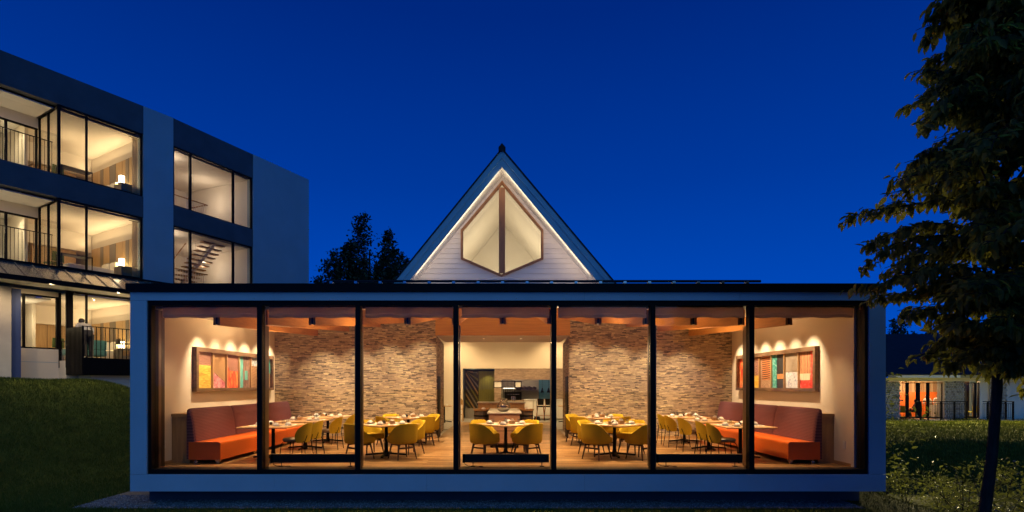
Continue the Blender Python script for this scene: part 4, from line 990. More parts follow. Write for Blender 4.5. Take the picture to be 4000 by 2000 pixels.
# rooms
def quad_room(mbf, a0, a1, b0, b1, z0, z1, wall=plaster, ceil=white_paint, floor=oak):
    mbf().box(a0,a1,b0,b1,z0-.12,z0-.02).build('room_floor', floor, hot, **W)
    mbf().box(a0,a1,b0,b1,z1,z1+.05).build('room_ceiling', ceil, hot, **W)
warm_room=(1.0,.68,.34)
lamp_m = M_emit('bedside_lamp', (1,.80,.5), 9); down_m = M_emit('downlight', (1,.86,.62), 30)
def guest_room(z0, z1, lvl, uR=1.13, uL=3.85, terrace=False):
    zc = z1-.10
    quad_room(HA, uR, uL+(-.04 if terrace else .1), -6.2, -.302, z0, zc)
    HA().box(uR-.12,uR-.002,-6.2,-.41,z0-.1,z1+.1).build('room_wall', white_paint, hot, **W)
    HA().box(uR,8,-6.3,-6.2,z0-.1,z1+.1).build('room_wall', plaster, hot, **W)
    HA().box(uL+.1,uL+.2,-6.2,-2.4,z0-.1,z1+.1).build('room_wall', plaster, hot, **W)
    # bulkhead at the back and over the bed head
    HA().box(uR+.02,uL+.1,-6.15,-4.3,z1-.85,z1-.101).build('bulkhead', white_paint, hot, **W)
    # board cladding behind the bed
    clad = sub_empty('board_cladding', hot)
    n=14
    for i in range(n):
        w0=-4.28+i*(3.75/n); mt=grey_oak if i in (3,6,7,11) else oak_light
        HA().box(uR+.002,uR+.03+.006*(i%2),w0+.004,w0+3.75/n-.004,z0,z1-.72).build('board', mt, clad)
    # wardrobe
    wd=thing('wardrobe','oak wardrobe in the hotel guest room on the '+lvl,'wardrobe',frame_pt(FA,2.35,-4.9,z0-.02),ANG_A)
    MB().box(-.75,.75,-.3,.3,0,1.75).build('cabinet', oak_light, wd); MB().box(-.78,.78,-.32,.32,1.752,1.79).build('cornice', black_metal, wd)
    for x in (-.25,.25): MB().box(x-.006,x+.006,.302,.306,.05,1.7).build('door_gap', dark_wood, wd)
    # bed with pillows, bedside lamp, desk, chair
    bd=thing('bed','white bed with two pillows against the board wall on the '+lvl,'bed',frame_pt(FA,2.1,-2.2,z0-.02),ANG_A)
    MB().bbox(-.9,.9,-.7,.7,.1,.5,.03).build('mattress', linen, bd); MB().bbox(-.94,-.9,-.8,.8,.1,.95,.01).build('headboard', grey_oak, bd)
    for y in (-.35,.35): MB().bbox(-.86,-.70,y-.28,y+.28,.5,.86,.05).build('pillow', linen, bd)
    for x in (-.8,.8):
        for y in (-.6,.6): MB().box(x-.04,x+.04,y-.04,y+.04,0,.1).build('leg', dark_wood, bd)
    nsx=thing('bedside_table','grey oak bedside table under the lantern lamp on the '+lvl,'bedside table',frame_pt(FA,1.45,-.75,z0-.02),ANG_A)
    MB().box(-.25,.25,-.3,.3,0,.5).build('cabinet', grey_oak, nsx); MB().box(-.2,.2,.301,.31,.25,.45).build('drawer', oak, nsx)
    lp=thing('lantern_lamp','glowing square lantern lamp beside the bed on the '+lvl,'lamp',frame_pt(FA,1.62,-.62,z0+.481),ANG_A)
    MB().box(-.075,.075,-.075,.075,.012,.30).build('lamp_shade', lamp_m, lp)
    for x in (-.08,.08):
        for y in (-.08,.08): MB().box(x-.006,x+.006,y-.006,y+.006,0,.32).build('post', dark_wood, lp)
    MB().box(-.09,.09,-.09,.09,0,.011).build('base', dark_wood, lp)
    c=frame_pt(FA,1.62,-.62,z0+.62); 
    dk=thing('desk','slim black framed desk by the window on the '+lvl,'desk',frame_pt(FA,2.95,-1.2,z0-.02),ANG_A)
    MB().box(-.5,.5,-.25,.25,.70,.72).build('desk_top', dark_wood, dk)
    for x in (-.48,.48):
        for y in (-.23,.23): MB().box(x-.012,x+.012,y-.012,y+.012,0,.7).build('leg', black_metal, dk)
    ch=thing('desk_chair','green upholstered chair at the desk on the '+lvl,'chair',frame_pt(FA,3.35,-1.9,z0-.02),ANG_A+R(200))
    MB().bbox(-.22,.22,-.22,.22,.42,.48,.02).build('seat', green_fab, ch); MB().prism_y([(-.22,.5),(.22,.5),(.2,.86),(-.2,.86)],-.24,-.2).build('backrest', green_fab, ch)
    for x in (-.19,.19):
        for y in (-.19,.19): MB().tube([(x,y,.42),(x*1.1,y*1.1,0)],.012,6).build('leg', dark_wood, ch)
    # window: frame, mullion, panes
    wn=sub_empty('room_window', hot); f_=.055
    um=3.01
    for a_ in ((uR+.02,uL,z1-.07,z1),(uR+.02,uL,z0,z0+.05)): HA().box(a_[0],a_[1],-.12,-.03,a_[2],a_[3]).build('window_frame', black_metal, wn)
    for u in (uR+.045,um,uL-.025): HA().box(u-.025,u+.025,-.121,-.029,z0+.05,z1-.07).build('window_frame', black_metal, wn)
    HA().box(uR+.07,um-.025,-.08,-.072,z0+.05,z1-.07).build('pane', glass, wn); HA().box(um+.025,uL-.05,-.08,-.072,z0+.05,z1-.07).build('pane', glass, wn)
    # curtain beside the pier
    ct=thing('curtain','pale curtain drawn to the side of the guest room window on the '+lvl,'curtain',frame_pt(FA,uR+.16,-.34,z0),ANG_A)
    rows=[[(-.10+.2*i/16, .03*math.sin(i*1.7), zz) for i in range(17)] for zz in (0,zc-z0-.05)]
    MB().grid(rows).build('cloth', curtain_m, ct, smooth=True); MB().tube([(-.14,0,zc-z0-.04),(.2,0,zc-z0-.04)],.012,6).build('rod', dark_wood, ct)
    # lamps of the room
    area('cove_light', frame_pt(FA,uR+.2,-2.4,z1-.66), frame_pt(FA,uR+.9,-2.4,z1+.2), 28, 3.6, .1, warm_room)
    p_=frame_pt(FA,2.6,-2.4,zc-.9); point('room_light', p_, 30, warm_room, .12)
    p_=frame_pt(FA,uR+.25,-1.5,z0+.75); point('headboard_light', p_, 12, (1,.62,.18), .05)
guest_room(*L3,'top floor'); guest_room(*L2,'middle floor'); guest_room(*L1,'ground floor',uL=3.62,terrace=True)
# loggias of the two upper floors
def loggia(z0, z1, lvl):
    RC=1.65; zc=z1-.10; zh=z1-.46
    lg=sub_empty('loggia', hot)
    HA().box(3.85,UE,-RC-.15,-RC,zh,z1+.05).build('lintel', plaster, lg); HA().box(3.88,UE,-RC-.15,-.302,z0-.15,z0-.03).build('deck', concrete, lg)
    for i in range(4):
        for j in range(2):
            u0=3.90+i*1.4; w0=-RC+.005+j*.82
            if u0<UE: HA().box(u0+.004,u0+1.396,w0+.004,min(w0+.816,-.302),zc,zc+.04).build('ceiling_panel', white_paint, lg)
    # glazed side of the guest room
    for w_ in (-RC+.03,-.86,-.05): HA().box(3.83,3.89,w_-.035,w_+.035,z0,z1-.1).build('window_frame', black_metal, lg)
    HA().box(3.82,3.90,-RC,-.02,z1-.1,z1-.02).build('window_frame', black_metal, lg)
    HA().box(3.855,3.863,-RC+.065,-.895,z0,z1-.1).build('pane', glass, lg); HA().box(3.855,3.863,-.825,-.085,z0,z1-.1).build('pane', glass, lg)
    # bathroom window
    for a_ in ((3.89,UE,zh-.06,zh),(3.89,UE,z0,z0+.05)): HA().box(a_[0],a_[1],-RC-.10,-RC-.02,a_[2],a_[3]).build('window_frame', black_metal, lg)
    for u in (3.93,uA(25,-RC),uA(-220,-RC)): HA().box(u-.035,u+.035,-RC-.101,-RC-.019,z0+.05,zh-.06).build('window_frame', black_metal, lg)
    HA().box(3.965,uA(25,-RC)-.035,-RC-.06,-RC-.052,z0+.05,zh-.06).build('pane', glass, lg); HA().box(uA(25,-RC)+.035,uA(-220,-RC)-.035,-RC-.06,-RC-.052,z0+.05,zh-.06).build('pane', glass, lg)
    # bathroom behind
    HA().box(4.06,UE,-4.1,-RC-.16,z0-.13,z0-.03).build('room_floor', tile_grey, lg); HA().box(4.06,UE,-4.1,-RC-.16,zc-.05,zc).build('room_ceiling', white_paint, lg)
    HA().box(4.06,UE,-4.2,-4.1,z0-.1,z1).build('room_wall', concrete, lg)
    HA().box(5.35,5.42,-4.1,-2.6,z0,zc-.05).build('partition', white_paint, lg); HA().box(4.95,5.30,-3.9,-3.86,z0,z0+2.0).build('door', oak_light, lg)
    HA().box(4.85,4.858,-3.9,-2.0,z0,z0+2.0).build('pane', glass, lg)
    for (u,w_) in ((4.5,-2.6),(5.1,-2.3),(5.9,-2.4)):
        HA().box(u-.045,u+.045,w_-.045,w_+.045,zc-.058,zc-.051).build('downlight', down_m, lg)
        spot('bath_light', frame_pt(FA,u,w_,zc-.07), frame_pt(FA,u,w_,z0), 44, 130, .5, (1,.83,.55))
    point('bath_fill', frame_pt(FA,4.9,-2.7,zc-.8), 26, (1,.78,.46), .1)
    point('loggia_fill', frame_pt(FA,5.2,-1.0,z0+.5), 24, (1,.78,.46), .15)
    # railing
    rl=sub_empty('railing', hot)
    HA().box(4.02,UE,-.085,-.055,z0+1.06,z0+1.085).build('top_rail', black_metal, rl)
    u=4.04; bal=None
    while u<UE:
        if bal is None: bal=HA().box(u-.006,u+.006,-.077,-.063,z0-.01,z0+1.06).build('baluster', black_metal, rl); b0=u
        else:
            v=Vector(frame_pt(FA,u,0,0))-Vector(frame_pt(FA,b0,0,0)); share('baluster', bal.data, rl, v)
        u+=.102
loggia(*L3,'top floor'); loggia(*L2,'middle floor')
# metal canopy over the ground floor
can=sub_empty('metal_canopy', hot); e_w,e_z=1.1,5.03
HA().add([(-.2,0,5.62),(UE,0,5.62),(UE,e_w,e_z),(-.2,e_w,e_z),(-.2,0,5.56),(UE,0,5.56),(UE,e_w,e_z-.05),(-.2,e_w,e_z-.05)],[(0,1,2,3),(7,6,5,4),(0,3,7,4),(1,5,6,2),(0,4,5,1)]).build('canopy_sheet', metal_roof, can)
HA().box(-.2,UE,e_w-.04,e_w+.06,e_z-.15,e_z+.01).build('gutter', black_metal, can); HA().box(-.2,UE,-.0,.05,5.625,5.69).build('flashing', black_metal, can)
HA().box(-.2,UE,0.001,e_w-.041,e_z-.12,e_z-.08).build('canopy_soffit', white_paint, can)
u=.05; sm=None
while u<UE:
    if sm is None: sm=HA().bar((u,.03,5.63),(u,e_w,e_z+.018),.022,.035).build('seam', metal_roof, can); s0=u
    else: share('seam', sm.data, can, Vector(frame_pt(FA,u,0,0))-Vector(frame_pt(FA,s0,0,0)))
    u+=.46
# ground floor bathroom bay, navy fin, concrete wall
RW=-.62; ub=3.62
w0u,w1u=uA(82,RW),uA(228,RW)
gz0,gz1=zA(150,1362,RW),zA(150,1152,RW)
gf=sub_empty('ground_floor_bay', hot)
HA().box(ub+.02,UE,RW-.15,RW,gz1,4.88).build('wall', plaster, gf); HA().box(ub+.02,UE,RW-.15,RW,.6,gz0).build('wall', plaster, gf)
HA().box(ub+.05,UE,RW-.151,RW+.004,zA(150,1415,RW),zA(150,1413.6,RW)).build('wall_joint', grey_panel, gf)
HA().box(w0u+.0,UE,RW-.15,RW-.002,gz0,gz1).build('wall', plaster, gf)
for a_ in ((ub+.02,w0u,gz1-.055,gz1),(ub+.02,w0u,gz0,gz0+.05)): HA().box(a_[0],a_[1],RW-.10,RW-.02,a_[2],a_[3]).build('window_frame', black_metal, gf)
for u in (w1u+.02,w0u-.09): HA().box(u-.035,u+.035,RW-.101,RW-.019,gz0+.05,gz1-.055).build('window_frame', black_metal, gf)
HA().box(w1u+.055,w0u-.125,RW-.06,RW-.052,gz0+.05,gz1-.055).build('pane', glass, gf)
for w_ in (RW+.03,-.03): HA().box(ub-.03,ub+.03,w_-.03,w_+.03,2.2,4.86).build('window_frame', black_metal, gf)
HA().box(ub-.004,ub+.004,RW+.06,-.06,2.2,4.86).build('pane', glass, gf)
HA().box(uA(285),ub-.031,-.14,.02,2.49,4.88).build('corner_post', black_metal, gf)
HA().box(ub+.2,UE,-3.6,RW-.16,gz0-.5,gz0-.4).build('room_floor', tile_grey, gf); HA().box(ub+.2,UE,-3.6,RW-.16,4.6,4.65).build('room_ceiling', white_paint, gf)
HA().box(ub+.2,UE,-3.7,-3.6,1.5,4.7).build('room_wall', plaster, gf); HA().box(4.55,4.558,-3.5,RW-.4,gz0-.4,4.2).build('pane', glass, gf)
HA().box(4.75,5.05,-3.58,-3.54,gz0-.4,4.1).build('door', oak, gf)
spot('bath_light', frame_pt(FA,4.5,-1.6,4.55), frame_pt(FA,4.6,-2.2,2), 60, 140, .5, (1,.83,.55)); point('bath_fill', frame_pt(FA,4.4,-1.8,4.0), 34, (1,.78,.46), .1)
fin=sub_empty('navy_fin', hot); HA().box(uA(82,-.1),uA(46,-.1),-.60,-.1,.8,zA(64,1128,-.1)).build('fin_panel', navy_panel, fin)
HA().box(uA(46,.05)+.01,UE,-.10,.05,.8,zA(20,1118,.05)).build('concrete_wall', concrete, hot, **W)
HA().box(-.5,ub+.02,-.75,-.05,.2,2.45).build('base_wall', plaster, hot, **W)
# terrace with slatted screen and railing
ter=sub_empty('terrace', hot); TW=1.28; tz=2.49
HA().box(-.6,ub,-.0,TW,1.93,2.20).build('terrace_slab', black_metal, ter); HA().box(-.6,ub,0.0,TW-.06,2.2,tz-.01).build('terrace_deck', concrete, ter); HA().box(-.6,ub+.02,TW-.05,TW+.01,1.935,tz+.03).build('edge_board', black_metal, ter)
HA().box(-.6,ub-.3,.05,TW-.25,-.9,1.928).build('terrace_base', plaster, ter)
for i in range(13):
    w_=.03+i*(TW-.05)/12.5; HA().box(ub-.01,ub+.05,w_,w_+.055,1.94,tz+1.08).build('slat', black_metal, ter)
HA().box(ub+.005,ub+.03,.02,TW,1.96,tz+1.06).build('screen_back', black_metal, ter)
HA().box(-.6,ub+.05,TW-.02,TW+.02,tz+1.08,tz+1.105).build('top_rail', black_metal, ter)
bal=None; u=ub-.1
while u>-.6:
    if bal is None: bal=HA().box(u-.009,u+.009,TW-.012,TW+.012,tz+.03,tz+1.08).build('baluster', black_metal, ter); b0=u
    else: share('baluster', bal.data, ter, Vector(frame_pt(FA,u,0,0))-Vector(frame_pt(FA,b0,0,0)))
    u-=.135
ac=thing('terrace_armchair','dark wooden armchair standing on the hotel terrace','chair',frame_pt(FA,1.95,.45,tz-.008),ANG_A+R(80))
MB().bbox(-.25,.25,-.25,.25,.40,.46,.02).build('seat', taupe, ac); MB().prism_y([(-.24,.62),(.24,.62),(.22,.80),(-.22,.80)],-.27,-.23).build('backrest', dark_wood, ac)
for x in (-.26,.26):
    MB().tube([(x,-.25,.80),(x,-.26,0)],.016,6).build('leg', dark_wood, ac); MB().tube([(x,.25,.62),(x,.25,0)],.016,6).build('leg', dark_wood, ac); MB().bar((x,-.25,.63),(x,.27,.63),.04,.025).build('armrest', dark_wood, ac)
tsf=thing('teal_sofa','teal upholstered sofa inside the ground floor guest room','sofa',frame_pt(FA,2.75,-1.0,tz-.02),ANG_A)
MB().bbox(-.65,.65,-.35,.35,.2,.42,.03).build('seat', teal_fab, tsf); MB().bbox(-.65,.65,.20,.35,.42,.80,.04).build('backrest', teal_fab, tsf)
for x in (-.6,.6):
    for y in (-.3,.3): MB().tube([(x,y,.2),(x*1.02,y*1.02,0)],.018,6).build('leg', oak, tsf)
# stair hall behind the second facade
st=sub_empty('stair_hall', hot)
for z0,z1 in ((5.69,8.07),(8.89,11.30)):
    HB().box(.05,3.95,.31,4.6,z0-.12,z0-.02).build('room_floor', oak, st); HB().box(.05,3.95,.31,4.6,z1-.06,z1).build('room_ceiling', white_paint, st)
    HB().box(3.96,4.05,.41,4.6,z0-.1,z1).build('room_wall', white_paint, st); HB().box(.05,3.95,4.6,4.7,z0-.1,z1).build('room_wall', white_paint, st); HB().box(-.1,.04,.45,4.6,z0-.1,z1).build('room_wall', white_paint, st)
    for v in (.04,.80,2.91,3.91): HB().box(v-.04,v+.04,.05,.14,z0+.03,z1-.05).build('window_frame', black_metal, st)
    for a_ in ((z0,z0+.03),(z1-.05,z1)): HB().box(.002,3.95,.05,.14,a_[0],a_[1]).build('window_frame', black_metal, st)
    for a_ in ((.08,.76),(.84,2.87),(2.95,3.87)): HB().box(a_[0],a_[1],.09,.098,z0+.03,z1-.05).build('pane', glass, st)
    p_=frame_pt(FB,.5,1.0,z1-.5); point('hall_light', p_, 22, (1,.74,.50), .1); p_=frame_pt(FB,3.0,2.2,z1-.9); point('hall_light', p_, 36, (1,.74,.50), .1)
    HB().box(.26,.34,.66,.74,z1-.068,z1-.0605).build('downlight', down_m, st)
    # landing railing
    for k in range(13): HB().box(1.12+k*.125,1.135+k*.125,1.50,1.515,z0-.02,z0+.95).build('baluster', white_paint, st)
    HB().box(1.08,2.72,1.48,1.535,z0+.95,z0+.985).build('handrail', oak, st); HB().box(1.08,2.72,1.47,1.545,z0+.30,z0+.345).build('rail', oak, st)
    for k in range(8): HB().box(2.66,2.675,1.55+k*.14,1.565+k*.14,z0-.02,z0+.95).build('baluster', white_paint, st)
    HB().box(2.64,2.70,1.55,2.6,z0+.95,z0+.985).build('handrail', oak, st)
stair=thing('open_stair','white open riser stair with oak treads behind the hotel window','stair',frame_pt(FB,2.55,3.2,5.67),ANG_B)
for k in range(11): MB().box(-.55,.55,-.28-k*.21,-.02-k*.21,.62+k*.165,.66+k*.165).build('tread', oak, stair)
MB().bar((0,.1,.42),(0,-2.35,2.34),.16,.12).build('stringer', white_paint, stair)
for k in range(11): MB().box(-.545,-.53,-.16-k*.21,-.145-k*.21,.66+k*.165,1.5+k*.165).build('baluster', white_paint, stair)
MB().bar((-.538,.0,1.42),(-.538,-2.3,3.2),.03,.04).build('handrail', oak, stair)

# ================================================================== STONE RESTAURANT ON THE RIGHT
RY=26.5; RD=RY+CAM_D
def rx(px): return (px-1970)*RD/FPX
def rz_(py): return CAM_Z-(py-1505)*RD/FPX
res=thing('stone_restaurant','low restaurant with rough stone pillars and glowing windows beyond the lawn','building',(rx(3700),RY+3,rz_(1640)))
zb=rz_(1640); zt=rz_(1490)
stone_me=None
def pillar(p0,p1,topy,dep=.0):
    global stone_me
    pw=sub_empty('stone_pillar',res); x0,x1=rx(p0),rx(p1)
    MB().box(x0,x1,RY+.05-dep,RY+.7,zb-.3,rz_(topy)).build('wall_core', concrete, pw)
    nx_=max(2,round((x1-x0)/.19)); nz_=max(2,round((rz_(topy)-zb)/.165))
    for j in range(nz_):
        for i in range(nx_):
            x=x0+(i+.5+(.28 if j%2 else -.18)*1)*(x1-x0)/nx_; z=zb+(j+.5)*(rz_(topy)-zb)/nz_
            if stone_me is None:
                import bmesh
                bm=bmesh.new(); bmesh.ops.create_icosphere(bm,subdivisions=1,radius=1)
                for v in bm.verts: v.co*=random.uniform(.88,1.12)
                stone_me=bpy.data.meshes.new('stone'); bm.to_mesh(stone_me); bm.free(); stone_me.materials.append(stone_m)
            share('stone',stone_me,pw,(x,RY+.05-dep,z),(random.uniform(.085,.115),.07,random.uniform(.075,.10)),(0,random.uniform(0,6),0))
pillar(3440,3517,1490); pillar(3693,3768,1488); pillar(3872,3935,1490,.0)
MB().box(rx(2780),rx(4200),RY+.02,RY+.6,rz_(1489.5),rz_(1476)).build('wall_band', plaster, res, **W)
MB().box(rx(3470),rx(3716),RY-.75,RY+.019,rz_(1476),rz_(1462)).build('fascia', white_paint, res, **W)
MB().box(rx(3718),rx(4200),RY-.5,RY+.019,rz_(1476),rz_(1465)).build('fascia', concrete, res, **W)
MB().add([(rx(2780),RY-.8,rz_(1462)),(rx(4250),RY-.8,rz_(1462)),(rx(4250),RY+6,rz_(1462)+3.2),(rx(2780),RY+6,rz_(1462)+3.2),(rx(2780),RY-.8,rz_(1462)-.06),(rx(4250),RY-.8,rz_(1462)-.06),(rx(4250),RY+6,rz_(1462)+3.1),(rx(2780),RY+6,rz_(1462)+3.1)],
         [(0,1,2,3),(7,6,5,4),(0,4,5,1),(1,5,6,2),(2,6,7,3),(3,7,4,0)]).build('roof', roof_dark, res, **W)
MB().box(rx(2780),rx(4200),RY-1.6,RY+.0,zb-.35,zb+.06).build('deck', concrete, res, **W)
def rwin(p0,p1,posts,zt_py=1494):
    wn=sub_empty('window',res)
    for a_ in ((p0,p1,1497,zt_py),(p0,p1,1634,1630)): MB().box(rx(a_[0]),rx(a_[1]),RY+.25,RY+.35,rz_(a_[2]),rz_(a_[3])).build('window_frame', black_metal, wn)
    prev=None
    for q0,q1 in posts:
        MB().box(rx(q0),rx(q1),RY+.24,RY+.36,rz_(1630),rz_(1497)).build('window_frame', black_metal, wn)
        if prev is not None: MB().box(rx(prev),rx(q0),RY+.30,RY+.308,rz_(1630),rz_(1497)).build('pane', glass, wn)
        prev=q1
rwin(3515,3695,((3515,3517),(3551,3561),(3592,3605),(3633,3642),(3693,3695)))
rwin(3770,3836,((3770,3776),(3817,3826),(3834,3837)))
MB().box(rx(3837),rx(3872),RY+.2,RY+.4,zb,rz_(1489.6)).build('wall', plaster, res, **W); MB().box(rx(3935),rx(4200),RY+.3,RY+.5,zb,rz_(1489.6)).build('wall', plaster, res, **W)
# dining room inside
def rX(px,Y): return (px-1970)*(Y+CAM_D)/FPX
def rZ(py,Y): return CAM_Z-(py-1505)*(Y+CAM_D)/FPX
zcl=rz_(1487)
MB().box(rx(3440),rx(4100),RY+.7,RY+6,zb-.2,zb).build('room_floor', oak, res, **W); MB().box(rx(3440),rx(4100),RY+.4,RY+6,zcl,zcl+.06).build('room_ceiling', white_paint, res, **W)
YB=RY+4.5
MB().box(rX(3440,YB),rX(3790,YB),YB,YB+.1,zb,zcl).build('room_wall', oak_light, res, **W); MB().box(rX(3460,YB),rX(3655,YB),YB-.5,YB-.3,zb,rZ(1531,YB-.4)).build('seat_back', orange_lth, res, **W)
for i in range(9): MB().box(rX(3500+i*24,YB),rX(3512+i*24,YB),YB-.05,YB-.002,rZ(1535,YB),zcl).build('wall_board', oak, res, **W)
MB().box(rX(3656,YB),rX(3760,YB),YB-.35,YB-.25,zb,rZ(1500,YB)).build('dark_screen', dark_panel, res, **W)
MB().box(rX(3765,YB),rX(4000,YB),YB-.6,YB-.5,zb,zcl).build('room_wall', grey_panel, res, **W)
for x in (3540,3600,3660): point('dining_light', (rX(x,RY+2.4),RY+2.4,zcl-.35), 130, (1,.66,.36), .1)
point('dining_light', (rx(3800),RY+2.0,rz_(1510)), 30, (.8,.9,.7), .1)
for x in (2900,3030,3160,3290,3420,3550,3680,3810,3920): spot('eave_light', (rx(x),RY-.83,rz_(1470)), (rx(x)-1.5,RY-5.0,zb), 4400, 90, .7, (1,.80,.34))
# railing on the deck
def drail(p0,p1,posts):
    rl=sub_empty('deck_railing',res); y=RY-1.35
    MB().box(rx(p0),rx(p1),y-.03,y+.03,rz_(1568),rz_(1565)).build('top_rail', black_metal, rl); MB().box(rx(p0),rx(p1),y-.015,y+.015,rz_(1574.5),rz_(1573)).build('mid_rail', black_metal, rl); MB().box(rx(p0),rx(p1),y-.015,y+.015,rz_(1629),rz_(1627)).build('bottom_rail', black_metal, rl)
    for p in posts: MB().box(rx(p)-.04,rx(p)+.04,y-.035,y+.035,zb+.06,rz_(1568)).build('post', black_metal, rl)
    p=p0; b_=None
    while p<p1:
        if b_ is None: b_=MB().box(-.007,.007,-.007,.007,rz_(1627),rz_(1574)).build('baluster', black_metal, rl); b_.location=(rx(p),y,0)
        else: share('baluster',b_.data,rl,(rx(p),y,0))
        p+=6.4
drail(3517,3714,(3537,3565,3614,3664,3710)); drail(3772,3888,(3790,3824,3857,3885))
def rchair(px_,y,rot):
    place('rchair',lambda: _rchair(),(rX(px_,y),y,zb),rot,'yellow green upholstered chair inside the stone restaurant','chairs inside the stone restaurant')
def _rchair():
    t_=thing('restaurant_chair','','chair'); yf=M('lime_fabric',(.42,.40,.03),.85,var=.1,scale=40)
    MB().bbox(-.23,.23,-.23,.23,.42,.49,.02).build('seat', yf, t_); MB().bbox(-.23,.23,-.26,-.21,.45,.88,.02).build('backrest', yf, t_)
    for x in (-.2,.2):
        for y in (-.2,.2): MB().tube([(x,y,.42),(x*1.1,y*1.1,0)],.014,6).build('leg', oak, t_)
    return t_
rchair(3538,RY+1.2,R(-60)); rchair(3580,RY+1.4,R(70)); rchair(3632,RY+1.6,R(20)); rchair(3800,RY+1.5,R(0))
rt=thing('restaurant_table','laid oak table inside the stone restaurant','table',(rX(3555,RY+1.6),RY+1.6,zb)); MB().bbox(-.55,.55,-.4,.4,.69,.72,.006).build('table_top', table_wood, rt); cross_base(rt,.72,.35)
sb=thing('sideboard','pale sideboard inside the stone restaurant next to the pillar','sideboard',(rX(3668,RY+1.2),RY+1.2,zb)); MB().box(-.45,.45,-.25,.25,.05,.95).build('cabinet', white_paint, sb); MB().box(-.48,.48,-.28,.28,.952,.98).build('cabinet_top', oak, sb)
for x in (-.4,.4): MB().box(x-.03,x+.03,-.2,.2,0,.05).build('leg', oak, sb)

# ================================================================== PEOPLE
def person(name_label, loc, rotz, joints, edges_, radii, mat_body, hair=True, lower=None, head=None):
    t_=thing('person', name_label, 'person', loc, rotz)
    def skin(nm, js, es, mt):
        me=bpy.data.meshes.new(nm); me.from_pydata([joints[j] for j in js],[],[]) ; me=bpy.data.meshes.new(nm)
        ix={j:i for i,j in enumerate(js)}
        me.from_pydata([joints[j] for j in js],[(ix[a_],ix[b_]) for a_,b_ in es],[]); me.update()
        o=bpy.data.objects.new(nm,me); COL.objects.link(o); o.parent=t_; me.materials.append(mt)
        md=o.modifiers.new('skin','SKIN'); sv=me.skin_vertices[0].data
        for j in js: r_=radii[j]; sv[ix[j]].radius=(r_,r_) if not isinstance(r_,tuple) else r_
        sv[0].use_root=True; md.use_smooth_shade=True
        sd=o.modifiers.new('sub','SUBSURF'); sd.levels=1; sd.render_levels=1
        return o
    skin('body', list(joints), edges_, mat_body)
    hx_,hy_,hz_=joints['head']
    MB().lathe([(0,-.13),(.05,-.12),(.075,-.06),(.082,.0),(.08,.05),(.06,.095),(0,.115)],12,(hx_,hy_,hz_),.95,1.1).build('head', skin_mat, t_, smooth=True)
    if hair: MB().lathe([(.085,-.03),(.094,.03),(.085,.08),(.05,.118),(0,.128)],12,(hx_,hy_-.015,hz_),.98,1.12).build('hair', hair_m, t_, smooth=True)
    fy=hy_+.088
    for x in (-.03,.03): MB().lathe([(0,-.008),(.008,0),(0,.008)],6,(hx_+x,fy,hz_+.0)).build('eye', hair_m, t_)
    MB().add([(hx_-.012,fy,hz_-.035),(hx_+.012,fy,hz_-.035),(hx_,fy+.022,hz_-.03),(hx_,fy,hz_+.005)],[(0,1,2),(1,3,2),(3,0,2)]).build('nose', skin_mat, t_)
    MB().box(hx_-.022,hx_+.022,fy-.012,fy-.004,hz_-.068,hz_-.06).build('mouth', leather_brn, t_)
    for s_ in (-1,1): MB().lathe([(0,-.03),(.015,0),(0,.03)],6,(hx_+s_*.08,hy_,hz_),.6,1).build('ear', skin_mat, t_)
    for hnd in ('lh','rh'):
        if hnd in joints:
            c=Vector(joints[hnd]); e=Vector(joints['le' if hnd=='lh' else 're']); dr=(c-e).normalized(); sd_=dr.cross(Vector((0,1,.01))).normalized()
            for k in range(4):
                a_=c+sd_*(-.027+.018*k); ln=(.07,.08,.076,.06)[k]; MB().tube([a_,a_+dr*ln*.6,a_+dr*ln+Vector((0,.015,0))],[.009,.0085,.006],5).build('finger', skin_mat, t_)
            MB().tube([c-dr*.03+sd_*.03,c+sd_*.055+dr*.02],[.010,.008],5).build('thumb', skin_mat, t_)
    return t_
skin_mat=skin
def standing(bend=0.0, armf=.2):
    s_,c_=math.sin(bend),math.cos(bend)
    def up(x,z,f=0.0): return (x, s_*(z-.95)+f*c_, .95+c_*(z-.95)-f*s_*0)
    J={'pelvis':(0,0,.95),'waist':up(0,1.10),'chest':up(0,1.32),'neck':up(0,1.48),'head':up(0,1.60),
       'ls':up(-.18,1.42),'le':up(-.25,1.16,armf*.6),'lh':up(-.20,.95,armf*1.6),'rs':up(.18,1.42),'re':up(.25,1.16,armf*.6),'rh':up(.20,.95,armf*1.6),
       'lhip':(-.09,0,.90),'lk':(-.10,.03,.50),'la':(-.10,0,.09),'lt':(-.11,.14,.035),'rhip':(.09,0,.90),'rk':(.10,.02,.50),'ra':(.10,-.02,.09),'rt':(.11,.12,.035)}
    return J
ED=[('pelvis','waist'),('waist','chest'),('chest','neck'),('neck','head'),('chest','ls'),('ls','le'),('le','lh'),('chest','rs'),('rs','re'),('re','rh'),('pelvis','lhip'),('lhip','lk'),('lk','la'),('la','lt'),('pelvis','rhip'),('rhip','rk'),('rk','ra'),('ra','rt')]
RA={'pelvis':.13,'waist':.12,'chest':.14,'neck':.055,'head':.06,'ls':.065,'le':.045,'lh':.035,'rs':.065,'re':.045,'rh':.035,'lhip':.095,'lk':.062,'la':.042,'lt':.035,'rhip':.095,'rk':.062,'ra':.042,'rt':.035}
def trousers(t_, J):
    for a_,b_,c_ in (('lhip','lk','la'),('rhip','rk','ra')):
        MB().tube([J[a_],J[b_],(Vector(J[c_])+Vector((0,0,.02)))[:]],[.112,.078,.066],10).build('trouser_leg', trouser, t_, smooth=True)
    x,y,z=J['pelvis']; MB().lathe([(.10,-.13),(.15,-.10),(.155,.0),(.145,.09),(.10,.10)],14,(x,y,z),1.05,.85).build('trouser_seat', trouser, t_, smooth=True)
